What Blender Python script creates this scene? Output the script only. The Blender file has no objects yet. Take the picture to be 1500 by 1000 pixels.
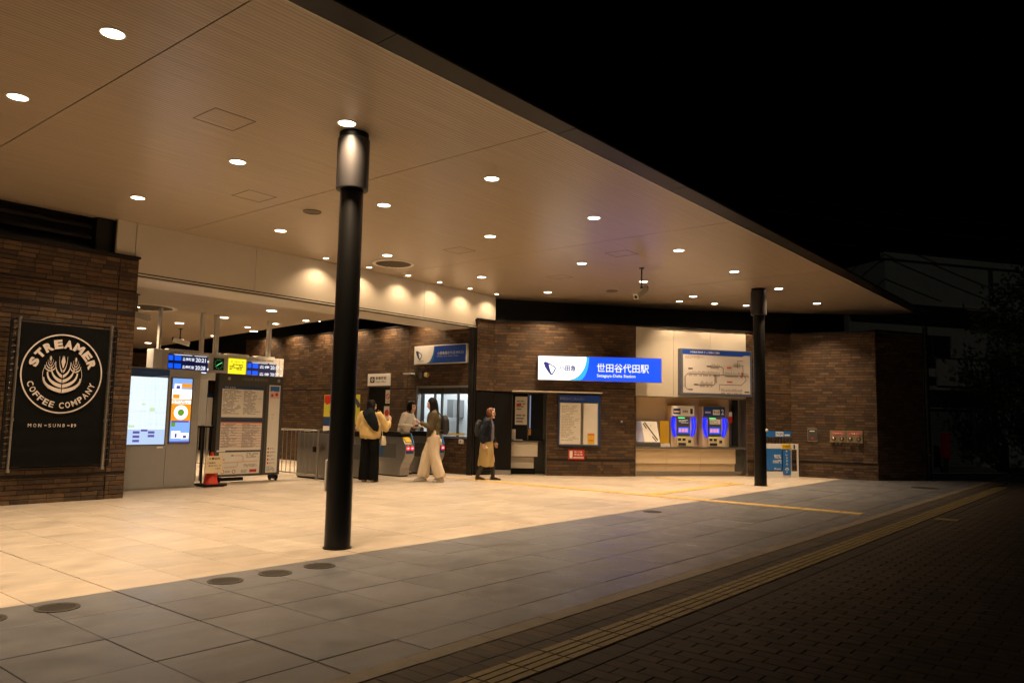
import bpy, bmesh, math, random
from mathutils import Vector, Matrix, noise
random.seed(7)
sc = bpy.context.scene
COL = sc.collection
R = math.radians

# ------------------------------------------------------------------ camera
CAMZ = 1.3
yaw, pit, rol = R(39.505), R(5.688), R(1.159)
FW = Vector((math.cos(yaw)*math.cos(pit), math.sin(yaw)*math.cos(pit), math.sin(pit)))
RT = Vector((math.sin(yaw), -math.cos(yaw), 0)); UP = RT.cross(FW)
RT2 = math.cos(rol)*RT + math.sin(rol)*UP; UP2 = -math.sin(rol)*RT + math.cos(rol)*UP
cam = bpy.data.cameras.new('camera'); cam.lens = 27.19; cam.sensor_width = 36
cam.clip_start = .05; cam.clip_end = 500
camo = bpy.data.objects.new('camera', cam); COL.objects.link(camo)
m = Matrix((RT2, UP2, -FW)).transposed().to_4x4(); m.translation = Vector((0, 0, CAMZ))
camo.matrix_world = m; sc.camera = camo
# ------------------------------------------------------------------ night sky, added house fill, exposure
w = bpy.data.worlds.new('World'); sc.world = w; w.use_nodes = True
wn = w.node_tree.nodes; bg = wn['Background']
sky = wn.new('ShaderNodeTexSky'); sky.sky_type = 'NISHITA'; sky.sun_disc = False
SUN_EL, SUN_AZ = R(32), R(215)
sky.sun_elevation = R(-6); sky.sun_rotation = SUN_AZ
w.node_tree.links.new(sky.outputs[0], bg.inputs[0]); bg.inputs[1].default_value = .05
sl = bpy.data.lights.new('house_fill', 'SUN'); sl.energy = .045; sl.angle = R(.5); sl.color = (1, .95, .82)  # faint fill with no visible source, added to bring out the house front
slo = bpy.data.objects.new('house_fill', sl); COL.objects.link(slo)
slo.rotation_euler = Vector((.80, .35, -.45)).to_track_quat('-Z', 'Y').to_euler()
sc.view_settings.view_transform = 'Standard'; sc.view_settings.look = 'None'
sc.view_settings.gamma = 1; sc.view_settings.use_curve_mapping = False
sc.view_settings.exposure = 0.0
DOWN_W, INNER_W, WASH_W = 46.0, 34.0, 14.0
WARM = (1.0, .70, .425)

# ------------------------------------------------------------------ helpers
def mat(name, col, rough=.5, metal=0, var=0, vscale=6, stretch=None, bump=0, bscale=40, emit=0, spec=.5, island=0, coat=0):
    M = bpy.data.materials.new(name); M.use_nodes = True
    nt = M.node_tree; N = nt.nodes; Lk = nt.links.new
    p = N['Principled BSDF']
    p.inputs['Base Color'].default_value = (*col, 1); p.inputs['Roughness'].default_value = rough
    p.inputs['Metallic'].default_value = metal; p.inputs['Specular IOR Level'].default_value = spec
    if coat: p.inputs['Coat Weight'].default_value = coat
    if emit:
        p.inputs['Emission Color'].default_value = (*col, 1); p.inputs['Emission Strength'].default_value = emit
    if var or bump or island:
        tc = N.new('ShaderNodeTexCoord'); mp = N.new('ShaderNodeMapping'); Lk(N.new('ShaderNodeNewGeometry').outputs['Position'] if island else tc.outputs['Object'], mp.inputs[0])
        if stretch: mp.inputs['Scale'].default_value = stretch
    last = None
    if var:
        nz = N.new('ShaderNodeTexNoise'); nz.inputs['Scale'].default_value = vscale; nz.inputs['Detail'].default_value = 6
        nz.inputs['Roughness'].default_value = .6
        Lk(mp.outputs[0], nz.inputs['Vector'])
        mr = N.new('ShaderNodeMapRange'); mr.inputs[1].default_value = .3; mr.inputs[2].default_value = .7
        mr.inputs[3].default_value = 1-var; mr.inputs[4].default_value = 1+var
        Lk(nz.outputs['Fac'], mr.inputs[0]); last = mr.outputs[0]
    if island:
        g = N.new('ShaderNodeNewGeometry'); oi = N.new('ShaderNodeObjectInfo')
        ad = N.new('ShaderNodeMath'); ad.operation = 'ADD'; Lk(g.outputs['Random Per Island'], ad.inputs[0]); Lk(oi.outputs['Random'], ad.inputs[1])
        fr = N.new('ShaderNodeMath'); fr.operation = 'FRACT'; Lk(ad.outputs[0], fr.inputs[0])
        m2 = N.new('ShaderNodeMapRange'); m2.inputs[3].default_value = 1-island; m2.inputs[4].default_value = 1+island
        Lk(fr.outputs[0], m2.inputs[0])
        if last is not None:
            mu = N.new('ShaderNodeMath'); mu.operation = 'MULTIPLY'; Lk(last, mu.inputs[0]); Lk(m2.outputs[0], mu.inputs[1]); last = mu.outputs[0]
        else: last = m2.outputs[0]
        M['frac'] = fr.name
    if last is not None:
        hs = N.new('ShaderNodeMix'); hs.data_type = 'RGBA'; hs.blend_type = 'MULTIPLY'; hs.inputs[0].default_value = 1
        hs.inputs[6].default_value = (*col, 1); Lk(last, hs.inputs[7]); Lk(hs.outputs[2], p.inputs['Base Color'])
        M['mul'] = hs.name
    if bump:
        nb = N.new('ShaderNodeTexNoise'); nb.inputs['Scale'].default_value = bscale; nb.inputs['Detail'].default_value = 4
        Lk(mp.outputs[0], nb.inputs['Vector'])
        b = N.new('ShaderNodeBump'); b.inputs['Strength'].default_value = bump; b.inputs['Distance'].default_value = .01
        Lk(nb.outputs['Fac'], b.inputs['Height']); Lk(b.outputs[0], p.inputs['Normal'])
    return M

def ramp_by_island(M, cols):
    """give every brick or stone its own shade out of a list"""
    nt = M.node_tree; N = nt.nodes
    r = N.new('ShaderNodeValToRGB'); r.color_ramp.interpolation = 'CONSTANT'
    e = r.color_ramp.elements
    while len(e) < len(cols): e.new(.5)
    for i, c in enumerate(cols): e[i].position = i/len(cols); e[i].color = (*c, 1)
    nt.links.new(N[M['frac']].outputs[0], r.inputs[0]); nt.links.new(r.outputs[0], N[M['mul']].inputs[6])

def rough_var(M, lo, hi, scale=3):
    nt = M.node_tree; N = nt.nodes
    tc = N.new('ShaderNodeTexCoord'); nz = N.new('ShaderNodeTexNoise'); nz.inputs['Scale'].default_value = scale; nz.inputs['Detail'].default_value = 5
    nt.links.new(N.new('ShaderNodeNewGeometry').outputs['Position'], nz.inputs['Vector'])
    mr = N.new('ShaderNodeMapRange'); mr.inputs[1].default_value = .35; mr.inputs[2].default_value = .65
    mr.inputs[3].default_value = lo; mr.inputs[4].default_value = hi
    nt.links.new(nz.outputs['Fac'], mr.inputs[0]); nt.links.new(mr.outputs[0], N['Principled BSDF'].inputs['Roughness'])

def worn_floor(M, amount):
    """broad traffic dirt, small dark gum spots and pale scuffs"""
    nt = M.node_tree; N = nt.nodes; L_ = nt.links.new; p = N['Principled BSDF']; src = p.inputs['Base Color'].links[0].from_socket
    g = N.new('ShaderNodeNewGeometry')
    nz = N.new('ShaderNodeTexNoise'); nz.inputs['Scale'].default_value = .55; nz.inputs['Detail'].default_value = 7; nz.inputs['Roughness'].default_value = .65; L_(g.outputs['Position'], nz.inputs['Vector'])
    mr = N.new('ShaderNodeMapRange'); mr.inputs[1].default_value = .35; mr.inputs[2].default_value = .65; mr.inputs[3].default_value = 1-amount; mr.inputs[4].default_value = 1+amount*.6; L_(nz.outputs['Fac'], mr.inputs[0])
    vo = N.new('ShaderNodeTexVoronoi'); vo.inputs['Scale'].default_value = 1.7; L_(g.outputs['Position'], vo.inputs['Vector'])
    m2 = N.new('ShaderNodeMapRange'); m2.inputs[1].default_value = .018; m2.inputs[2].default_value = .034; m2.inputs[3].default_value = .62; m2.inputs[4].default_value = 1; L_(vo.outputs['Distance'], m2.inputs[0])
    mu = N.new('ShaderNodeMath'); mu.operation = 'MULTIPLY'; L_(mr.outputs[0], mu.inputs[0]); L_(m2.outputs[0], mu.inputs[1])
    mx = N.new('ShaderNodeMix'); mx.data_type = 'RGBA'; mx.blend_type = 'MULTIPLY'; mx.inputs[0].default_value = 1; L_(src, mx.inputs[6]); L_(mu.outputs[0], mx.inputs[7]); L_(mx.outputs[2], p.inputs['Base Color'])

def tag(o, label=None, cat=None, group=None, kind=None):
    if label: o['label'] = label
    if cat: o['category'] = cat
    if group: o['group'] = group
    if kind: o['kind'] = kind
    return o
def thing(name, label, cat, loc=(0, 0, 0), rz=0, group=None):
    o = bpy.data.objects.new(name, None); o.empty_display_size = .1; COL.objects.link(o)
    o.location = loc; o.rotation_euler = (0, 0, rz)
    return tag(o, label, cat, group)
def setting(name, loc=(0, 0, 0), rz=0):
    o = bpy.data.objects.new(name, None); COL.objects.link(o); o.location = loc; o.rotation_euler = (0, 0, rz)
    o['kind'] = 'structure'; return o
def BM(): return bmesh.new()
def mesh_of(bm, name, mats, smooth=False):
    me = bpy.data.meshes.new(name); bm.to_mesh(me); bm.free()
    for q in (mats if isinstance(mats, (list, tuple)) else [mats]): me.materials.append(q)
    if smooth:
        for f in me.polygons: f.use_smooth = True
        try: me.set_sharp_from_angle(angle=R(40))
        except Exception: pass
    return me
def put(name, me, parent=None, loc=(0, 0, 0), kind=None, label=None, rz=0):
    o = bpy.data.objects.new(name, me); COL.objects.link(o); o.location = loc
    if rz: o.rotation_euler = (0, 0, rz)
    if parent: o.parent = parent
    if kind: o['kind'] = kind
    if label: o['label'] = label
    return o
def part(name, bm, mats, parent=None, smooth=False, kind=None, label=None, loc=(0, 0, 0)):
    return put(name, mesh_of(bm, name, mats, smooth), parent, loc, kind, label)
def box(bm, x0, x1, y0, y1, z0, z1, bev=0, mi=0):
    x0, x1 = sorted((x0, x1)); y0, y1 = sorted((y0, y1)); z0, z1 = sorted((z0, z1))
    v = [bm.verts.new(c) for c in ((x0, y0, z0), (x1, y0, z0), (x1, y1, z0), (x0, y1, z0), (x0, y0, z1), (x1, y0, z1), (x1, y1, z1), (x0, y1, z1))]
    fs = [bm.faces.new([v[i] for i in q]) for q in ((0, 3, 2, 1), (4, 5, 6, 7), (0, 1, 5, 4), (1, 2, 6, 5), (2, 3, 7, 6), (3, 0, 4, 7))]
    for f in fs: f.material_index = mi
    if bev:
        es = list({e for f in fs for e in f.edges})
        bmesh.ops.bevel(bm, geom=es, offset=bev, segments=2, affect='EDGES', profile=.6)
    return bm
def pbox(name, m_, parent, x0, x1, y0, y1, z0, z1, bev=0, label=None, kind=None):
    return part(name, box(BM(), x0, x1, y0, y1, z0, z1, bev), m_, parent, label=label, kind=kind)
def prism_x(bm, prof, x0, x1, mi=0):
    """profile of (y, z) points extruded along x"""
    a = [bm.verts.new((x0, y, z)) for y, z in prof]; b = [bm.verts.new((x1, y, z)) for y, z in prof]
    n = len(prof); fs = [bm.faces.new(a[::-1]), bm.faces.new(b)]
    for i in range(n): fs.append(bm.faces.new((a[i], a[(i+1) % n], b[(i+1) % n], b[i])))
    for f in fs: f.material_index = mi
    bmesh.ops.recalc_face_normals(bm, faces=fs)
def prism_z(bm, pts, z0, z1):
    a = [bm.verts.new((x, y, z0)) for x, y in pts]; b = [bm.verts.new((x, y, z1)) for x, y in pts]
    n = len(pts); fs = [bm.faces.new(a[::-1]), bm.faces.new(b)]
    for i in range(n): fs.append(bm.faces.new((a[i], a[(i+1) % n], b[(i+1) % n], b[i])))
    bmesh.ops.recalc_face_normals(bm, faces=fs)
def frame_of(d):
    d = d.normalized(); a = Vector((0, 0, 1)) if abs(d.z) < .9 else Vector((1, 0, 0))
    u = d.cross(a).normalized(); return u, d.cross(u).normalized()
def cyl(bm, p0, p1, r0, r1=None, n=12, caps=True, mi=0):
    p0, p1 = Vector(p0), Vector(p1); r1 = r0 if r1 is None else r1
    u, v = frame_of(p1-p0)
    A, B = [], []
    for i in range(n):
        t = 2*math.pi*i/n; q = math.cos(t)*u+math.sin(t)*v
        A.append(bm.verts.new(p0+q*r0)); B.append(bm.verts.new(p1+q*r1))
    fs = [bm.faces.new((A[i], A[(i+1) % n], B[(i+1) % n], B[i])) for i in range(n)]
    if caps: fs += [bm.faces.new(A[::-1]), bm.faces.new(B)]
    for f in fs: f.material_index = mi
    bmesh.ops.recalc_face_normals(bm, faces=fs)
def tube(bm, pts, radii, n=14, ref=None):
    """closed tube through points; radii are numbers or (rx, ry); flat ends"""
    pts = [Vector(p) for p in pts]; rings = []
    for i, p in enumerate(pts):
        d = (pts[min(i+1, len(pts)-1)]-pts[max(i-1, 0)]).normalized()
        a = Vector(ref) if ref else (Vector((1, 0, 0)) if abs(d.x) < .8 else Vector((0, 1, 0)))
        v = d.cross(a).normalized(); u = v.cross(d).normalized()
        rx, ry = radii[i] if isinstance(radii[i], (tuple, list)) else (radii[i], radii[i])
        rings.append([bm.verts.new(p+u*rx*math.cos(2*math.pi*k/n)+v*ry*math.sin(2*math.pi*k/n)) for k in range(n)])
    fs = []
    for A, B in zip(rings, rings[1:]):
        for k in range(n): fs.append(bm.faces.new((A[k], A[(k+1) % n], B[(k+1) % n], B[k])))
    fs += [bm.faces.new(rings[0][::-1]), bm.faces.new(rings[-1])]
    bmesh.ops.recalc_face_normals(bm, faces=fs)
def ball(bm, c, r, sub=2, rot=None):
    rx, ry, rz = r if isinstance(r, (tuple, list)) else (r, r, r)
    M = Matrix.Translation(Vector(c)) @ (rot.to_4x4() if rot else Matrix.Identity(4)) @ Matrix.Diagonal((rx, ry, rz, 1))
    bmesh.ops.create_icosphere(bm, subdivisions=sub, radius=1, matrix=M)
def lathe(bm, prof, c=(0, 0, 0), n=24, mi=0):
    """profile of (r, z) turned about z"""
    rings = []
    for r, z in prof:
        rings.append([bm.verts.new((c[0]+r*math.cos(2*math.pi*k/n), c[1]+r*math.sin(2*math.pi*k/n), c[2]+z)) for k in range(n)])
    fs = []
    for A, B in zip(rings, rings[1:]):
        for k in range(n): fs.append(bm.faces.new((A[k], A[(k+1) % n], B[(k+1) % n], B[k])))
    for f in fs: f.material_index = mi
    return fs
def disc(bm, c, r, n=24, down=True, mi=0, axis='z'):
    vs = []
    for k in range(n):
        t = 2*math.pi*k/n
        q = (math.cos(t)*r, math.sin(t)*r, 0) if axis == 'z' else (math.cos(t)*r, 0, math.sin(t)*r)
        vs.append(bm.verts.new(Vector(c)+Vector(q)))
    f = bm.faces.new(vs[::-1] if down and axis == 'z' else vs); f.material_index = mi
def flat(bm, pts, y=0, mi=0):
    """flat print facing the viewer (-y): polygon of (x, z)"""
    f = bm.faces.new([bm.verts.new((x, y, z)) for x, z in pts]); f.normal_update()
    if f.normal.y > 0: f.normal_flip()
    f.material_index = mi
def rect(bm, x0, x1, z0, z1, y=0, mi=0): flat(bm, [(x0, z0), (x1, z0), (x1, z1), (x0, z1)], y, mi)
def ring(bm, cx, cz, r0, r1, y=0, n=48, a0=0, a1=2*math.pi, mi=0, sx=1, sz=1):
    for k in range(n):
        t0, t1 = a0+(a1-a0)*k/n, a0+(a1-a0)*(k+1)/n
        flat(bm, [(cx+sx*r0*math.cos(t0), cz+sz*r0*math.sin(t0)), (cx+sx*r1*math.cos(t0), cz+sz*r1*math.sin(t0)),
                  (cx+sx*r1*math.cos(t1), cz+sz*r1*math.sin(t1)), (cx+sx*r0*math.cos(t1), cz+sz*r0*math.sin(t1))], y, mi)
def ribbon(bm, pts, wd, y=0, mi=0):
    for (xa, za), (xb, zb) in zip(pts, pts[1:]):
        d = Vector((xb-xa, zb-za)); n_ = Vector((-d.y, d.x)).normalized()*wd/2; e = d.normalized()*wd*.3
        flat(bm, [(xa+n_.x-e.x, za+n_.y-e.y), (xa-n_.x-e.x, za-n_.y-e.y), (xb-n_.x+e.x, zb-n_.y+e.y), (xb+n_.x+e.x, zb+n_.y+e.y)], y, mi)
_tx = {}
def glyphs(body, bold=0.0, res=3):
    k = (body, bold, res)
    if k not in _tx:
        c = bpy.data.curves.new('lettering', 'FONT'); c.body = body; c.resolution_u = res; c.offset = bold
        o = bpy.data.objects.new('lettering', c); COL.objects.link(o)
        dg = bpy.context.evaluated_depsgraph_get(); ev = o.evaluated_get(dg); me = ev.to_mesh()
        vs = [(v.co.x, v.co.y) for v in me.vertices]; ps = [tuple(p.vertices) for p in me.polygons]
        ev.to_mesh_clear(); bpy.data.objects.remove(o); bpy.data.curves.remove(c)
        _tx[k] = (vs, ps)
    return _tx[k]
def write(bm, body, x0, x1, z0, z1, y=0, bold=.012, keep=False, mi=0, xf=None):
    vs, ps = glyphs(body, bold)
    if not vs: return
    ax, bx = min(v[0] for v in vs), max(v[0] for v in vs); az, bz = min(v[1] for v in vs), max(v[1] for v in vs)
    sx, sz = (x1-x0)/max(bx-ax, 1e-6), (z1-z0)/max(bz-az, 1e-6)
    if keep: sx = sz = min(sx, sz)
    V = []
    for a, b in vs:
        q = (x0+(a-ax)*sx, z0+(b-az)*sz)
        if xf: q = xf(*q)
        V.append(bm.verts.new((q[0], y, q[1])))
    for p in ps:
        try:
            f = bm.faces.new([V[i] for i in p]); f.normal_update(); f.material_index = mi
            if f.normal.y > 0: f.normal_flip()
        except ValueError: pass
def small_print(bm, x0, x1, z0, z1, rows, y=0, fill=.55, mi=0, seed=1, gap=.25):
    """rows of tiny illegible print as short dashes"""
    rn = random.Random(seed); h = (z1-z0)/rows
    for i in range(rows):
        z = z1-(i+.5)*h; x = x0; end = x1-(x1-x0)*rn.random()*gap
        while x < end:
            l = min(h*rn.uniform(.8, 2.6), end-x)
            if rn.random() < .86: rect(bm, x, x+l, z-h*fill/2, z+h*fill/2, y, mi)
            x += l+h*.28
def visible(p):
    d = Vector(p)-Vector((0, 0, CAMZ)); zc = d.dot(FW)
    if zc < .3: return None
    x, y = d.dot(RT2)/zc*1132.85, d.dot(UP2)/zc*1132.85
    return zc if abs(x) < 765 and abs(y) < 515 else None

# ------------------------------------------------------------------ materials
BRICKS = [(.062, .033, .015), (.08, .045, .020), (.098, .056, .024), (.048, .027, .015), (.11, .066, .033), (.072, .036, .015), (.086, .049, .021), (.056, .034, .020)]
m_brick = mat('brown brick', (.15, .08, .045), .62, var=.22, vscale=14, island=.12, bump=.25, bscale=60); ramp_by_island(m_brick, BRICKS)
m_mortar = mat('dark mortar', (.024, .016, .011), .9)
m_cop = mat('coping metal', (.02, .019, .018), .45, .5)
m_black = mat('black paint', (.006, .006, .006), .45, spec=.22)
m_dark = mat('dark void paint', (.01, .01, .01), .8)
m_roof = mat('roof membrane', (.03, .03, .03), .9)
m_pole = mat('black column paint', (.0045, .0047, .0045), .36, var=.1, vscale=3, spec=.3)
m_collar = mat('column collar steel', (.05, .048, .05), .36, .6)
m_fascia = mat('fascia metal', (.007, .0062, .005), .35, 0, var=.08, spec=.12)
m_cream = mat('cream panel', (.58, .53, .44), .45, var=.025, vscale=2)
m_white = mat('white paint', (.78, .77, .74), .45)
m_offw = mat('off white plastic', (.62, .60, .55), .4)
m_paper = mat('paper', (.74, .72, .66), .7, var=.03)
m_steel = mat('brushed steel', (.42, .40, .37), .32, .9, var=.1, vscale=5, stretch=(1, 1, 18))
m_gatesteel = mat('gate stainless', (.36, .35, .33), .3, .85, var=.1, vscale=4, stretch=(14, 14, 1))
m_grey = mat('grey cabinet paint', (.26, .25, .235), .42, var=.03)
m_dgrey = mat('dark grey frame', (.085, .085, .08), .4, .3)
m_navy = mat('navy print', (.018, .055, .17), .4)
m_blue = mat('blue print', (.01, .065, .42), .4)
m_cyan = mat('teal blue print', (.02, .15, .48), .5)
m_red = mat('red print', (.55, .03, .02), .45)
m_pink = mat('pink print', (.66, .48, .43), .6)
m_orange = mat('orange print', (.75, .2, .04), .5)
m_yel = mat('yellow print', (.72, .50, .03), .45)
m_green = mat('green print', (.25, .45, .06), .5)
m_ink = mat('black ink', (.02, .02, .022), .6)
m_greyink = mat('grey ink', (.26, .25, .25), .6)
m_glass = mat('dark glass', (.02, .022, .024), .06, spec=.6)
m_lamp = mat('lamp lens', (1, .86, .66), .3, emit=14)
m_trim = mat('lamp trim white', (.75, .72, .66), .4)
# floor stones
m_lt = mat('light floor tile', (.43, .37, .295), .42, var=.11, vscale=2.6, stretch=(1, 3, 1), island=.085, bump=.05, bscale=90); rough_var(m_lt, .34, .5)
m_lt2 = mat('greyer floor tile', (.37, .325, .265), .42, var=.11, vscale=2.6, stretch=(1, 3, 1), island=.085, bump=.05, bscale=90); rough_var(m_lt2, .34, .5)
m_dt = mat('dark floor tile', (.118, .122, .134), .4, var=.09, vscale=2.8, stretch=(1, 3, 1), island=.09, bump=.06, bscale=90); rough_var(m_dt, .33, .5)
worn_floor(m_lt, .10); worn_floor(m_lt2, .10); worn_floor(m_dt, .09)
m_grout = mat('grout', (.03, .028, .025), .9)
m_grout_l = mat('light grout', (.13, .105, .08), .9)
m_kerb = mat('kerb stone', (.16, .135, .10), .7, var=.18, vscale=9, island=.08, bump=.2, bscale=80)
m_pav = mat('brown paver', (.12, .09, .06), .8, var=.25, vscale=9, island=.14, bump=.35, bscale=70)
ramp_by_island(m_pav, [(.064, .050, .035), (.055, .045, .032), (.072, .058, .041), (.062, .048, .034), (.053, .046, .036), (.066, .049, .033)])
m_pavd = mat('dark paver', (.05, .04, .03), .8, var=.2, vscale=9, island=.15, bump=.3, bscale=70)
m_tact = mat('yellow tactile bar', (.20, .155, .065), .65, var=.2, vscale=12, island=.05)
m_tacty = mat('bright tactile tile', (.56, .40, .14), .55, var=.12, vscale=10, island=.04)
m_tactg = mat('tactile groove grime', (.07, .05, .025), .9)
m_ground = mat('bedding ground', (.03, .027, .023), .95)
m_asph = mat('asphalt', (.045, .047, .055), .75, var=.2, vscale=20, bump=.4, bscale=200)
m_line = mat('road paint', (.7, .7, .68), .6, var=.1)
# wooden-look ceiling boards: fine grooves along x with a stretched grain
m_ceil = mat('ceiling board', (.43, .345, .25), .30, var=.15, vscale=4, stretch=(.22, 12, 1), spec=.5)
nt = m_ceil.node_tree; N = nt.nodes
tc = N.new('ShaderNodeTexCoord'); wv = N.new('ShaderNodeTexWave'); wv.wave_type = 'BANDS'; wv.bands_direction = 'Y'; wv.inputs['Scale'].default_value = 6.6
wv.inputs['Distortion'].default_value = 0; nt.links.new(tc.outputs['Object'], wv.inputs['Vector'])
cr = N.new('ShaderNodeValToRGB'); cr.color_ramp.elements[0].position = 0; cr.color_ramp.elements[0].color = (.0, .0, .0, 1); cr.color_ramp.elements[1].position = .12
nt.links.new(wv.outputs['Fac'], cr.inputs[0])
bp = N.new('ShaderNodeBump'); bp.inputs['Strength'].default_value = .5; bp.inputs['Distance'].default_value = .004
nt.links.new(cr.outputs[0], bp.inputs['Height']); nt.links.new(bp.outputs[0], N['Principled BSDF'].inputs['Normal'])
dk = N.new('ShaderNodeMix'); dk.data_type = 'RGBA'; dk.blend_type = 'MULTIPLY'; dk.inputs[0].default_value = .5
nt.links.new(N[m_ceil['mul']].outputs[2], dk.inputs[6]); nt.links.new(cr.outputs[0], dk.inputs[7]); nt.links.new(dk.outputs[2], N['Principled BSDF'].inputs['Base Color'])

def E(name, col, s):
    M = mat(name, col, .4, emit=s); M.node_tree.nodes['Principled BSDF'].inputs['Base Color'].default_value = (.02, .02, .02, 1); return M
e_white = E('lit white', (1, .98, .96), 1.7)
e_text = E('lit lettering', (1, .98, .96), 1.1)
e_blue = E('lit sign blue', (.0, .062, 1), 1.6)
e_cyan = E('lit sign cyan', (.03, .45, 1), 1.2)
e_logo = E('lit logo blue', (.03, .045, .42), .55)
e_map = E('lit map', (.80, .91, 1), 1.12)
e_map2 = E('lit map pale blue', (.55, .72, .98), .95)
e_mapg = E('lit map green', (.66, .9, .45), .95)
e_scrb = E('lit screen navy', (.0, .005, .09), .5)
e_scrB = E('lit screen blue', (.0, .10, 1), 1.1)
e_scrw = E('lit screen white', (.9, .92, 1), 1.1)
e_yel = E('lit screen yellow', (1, .86, .02), 1.15)
e_led = E('blue machine light', (.004, .016, 1), 1.15)
e_grn = E('green lamp', (.15, 1, .3), 1.5)
e_redl = E('red gate lamp', (1, .03, .05), 2.0)
e_orn = E('lit orange', (1, .32, .01), 1.1)
e_pnk = E('lit pink', (1, .35, .42), .9)
e_skyb = E('lit poster sky', (.25, .48, 1), 1.0)
e_ink = E('lit map purple', (.13, .10, .5), .8)
e_dgrn = E('lit leaf green', (.2, .5, .03), .7)

# ------------------------------------------------------------------ the ground and its paving
bm = BM(); box(bm, -60, 140, -80, 120, -.5, -.02); tag(part('ground', bm, m_ground), kind='structure')
def tiled(name, m_base, cells, top, thick, parts_n, piece_name, mats, zbase, base_rect):
    """cells: (x0, x1, y0, y1, material index)"""
    root = setting(name)
    x0, x1, y0, y1 = base_rect; bm = BM(); box(bm, x0, x1, y0, y1, zbase-.01, zbase); part('bed', bm, m_base, root)
    sc_ = []
    for c in cells:
        d = visible(((c[0]+c[1])/2, (c[2]+c[3])/2, 0))
        sc_.append((d if d else 1e6+random.random(), c))
    sc_.sort(key=lambda q: q[0])
    cache = {}; rest = [BM() for _ in mats]
    for i, (d, c) in enumerate(sc_):
        lx, ly = c[1]-c[0], c[3]-c[2]
        dz = random.uniform(-.0012, .0012)
        def shape(bm, ox, oy, oz):
            vb = [bm.verts.new((ox+a, oy+b, oz-thick)) for a, b in ((0, 0), (lx, 0), (lx, ly), (0, ly))]
            e = min(.0025, lx*.05)
            vt0 = [bm.verts.new((ox+a, oy+b, oz-e)) for a, b in ((0, 0), (lx, 0), (lx, ly), (0, ly))]
            vt = [bm.verts.new((ox+a, oy+b, oz)) for a, b in ((e, e), (lx-e, e), (lx-e, ly-e), (e, ly-e))]
            bm.faces.new(vt)
            for k in range(4):
                bm.faces.new((vb[k], vb[(k+1) % 4], vt0[(k+1) % 4], vt0[k])); bm.faces.new((vt0[k], vt0[(k+1) % 4], vt[(k+1) % 4], vt[k]))
        if i < parts_n and d < 1e6:
            k = (round(lx, 3), round(ly, 3), c[4])
            if k not in cache:
                bm = BM(); shape(bm, 0, 0, 0); cache[k] = mesh_of(bm, piece_name, mats[c[4]])
            put(piece_name, cache[k], root, (c[0], c[2], top+dz))
        else: shape(rest[c[4]], c[0], c[2], top+dz)
    for q, bm in enumerate(rest):
        if len(bm.verts): part(piece_name+'s_beyond', bm, mats[q], root, kind='stuff')
        else: bm.free()
    return root
G = .005; PX, PY, X0, YE = .565, .60, 2.64, 5.88
# light tiles under the canopy
cells = []
ys = [YE+PY*i for i in range(0, 22)]
for i in range(-9, 36):
    xa = X0+PX*i
    for a, b in zip(ys, ys[1:]):
        grey = xa < 10.8 and a > YE+.5
        cells.append((xa+G/2+(.005 if i % 6 == 0 else 0), xa+PX-G/2, a+G/2, b-G/2, 1 if grey else 0))
tiled('light_paving', m_grout_l, cells, 0, .012, 300, 'tile', [m_lt, m_lt2], -.008, (-4, 24, YE, 40))
bm = BM(); box(bm, 2, 14, 18.45, 32, -.006, -.001); tag(part('concourse_floor', bm, m_lt), kind='structure')
# dark tiles in front
cells = []; yd = [3.19, 3.48, 4.08, 4.68, 5.28, YE]
for i in range(-7, 42):
    xa = X0+PX*i
    for a, b in zip(yd, yd[1:]): cells.append((xa+G/2+(.007 if i % 6 == 0 else .001), xa+PX-G/2-.001, a+G/2+.001, b-G/2-.001, 0))
tiled('dark_paving', m_grout, cells, 0, .012, 300, 'tile', [m_dt], -.008, (-4, 27, 3.19, YE))
# kerb stones, edge rows and paver field
cells = [(x*.6-1.2+.002, x*.6-.6-.002, 3.052, 3.188, 0) for x in range(0, 46)]
tiled('kerb_strip', m_grout, cells, .003, .02, 300, 'kerb_stone', [m_kerb], -.012, (-1.3, 27, 3.05, 3.19))
cells = []
x = -1.0
while x < 27:
    cells.append((x+.002, x+.103, 2.842, 3.047, 0)); cells.append((x*1.0+.002, x+.103, 2.732, 2.838, 1) if False else (x+.002, x+.103, 2.842, 3.047, 0)); cells.pop()
    x += .105
x = -1.0
while x < 27:
    cells.append((x+.002, x+.206, 2.735, 2.838, 1)); cells.append((x+.002, x+.206, 2.345, 2.488, 1)); x += .21
col = 0; x = -.5
while x < 26:
    y = 2.34-(.105 if col % 2 else 0)
    if col % 2: cells.append((x+.002, x+.101, y+.003, 2.338, 0))
    while y > -5.5:
        cells.append((x+.002, x+.101, y-.207, y-.002, 0)); y -= .21
    x += .104; col += 1
tiled('brick_pavement', mat('pavement sand', (.032, .024, .017), .9), cells, 0, .03, 300, 'paver', [m_pav, m_pavd], -.012, (-1.5, 27, -6, 3.05))
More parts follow.
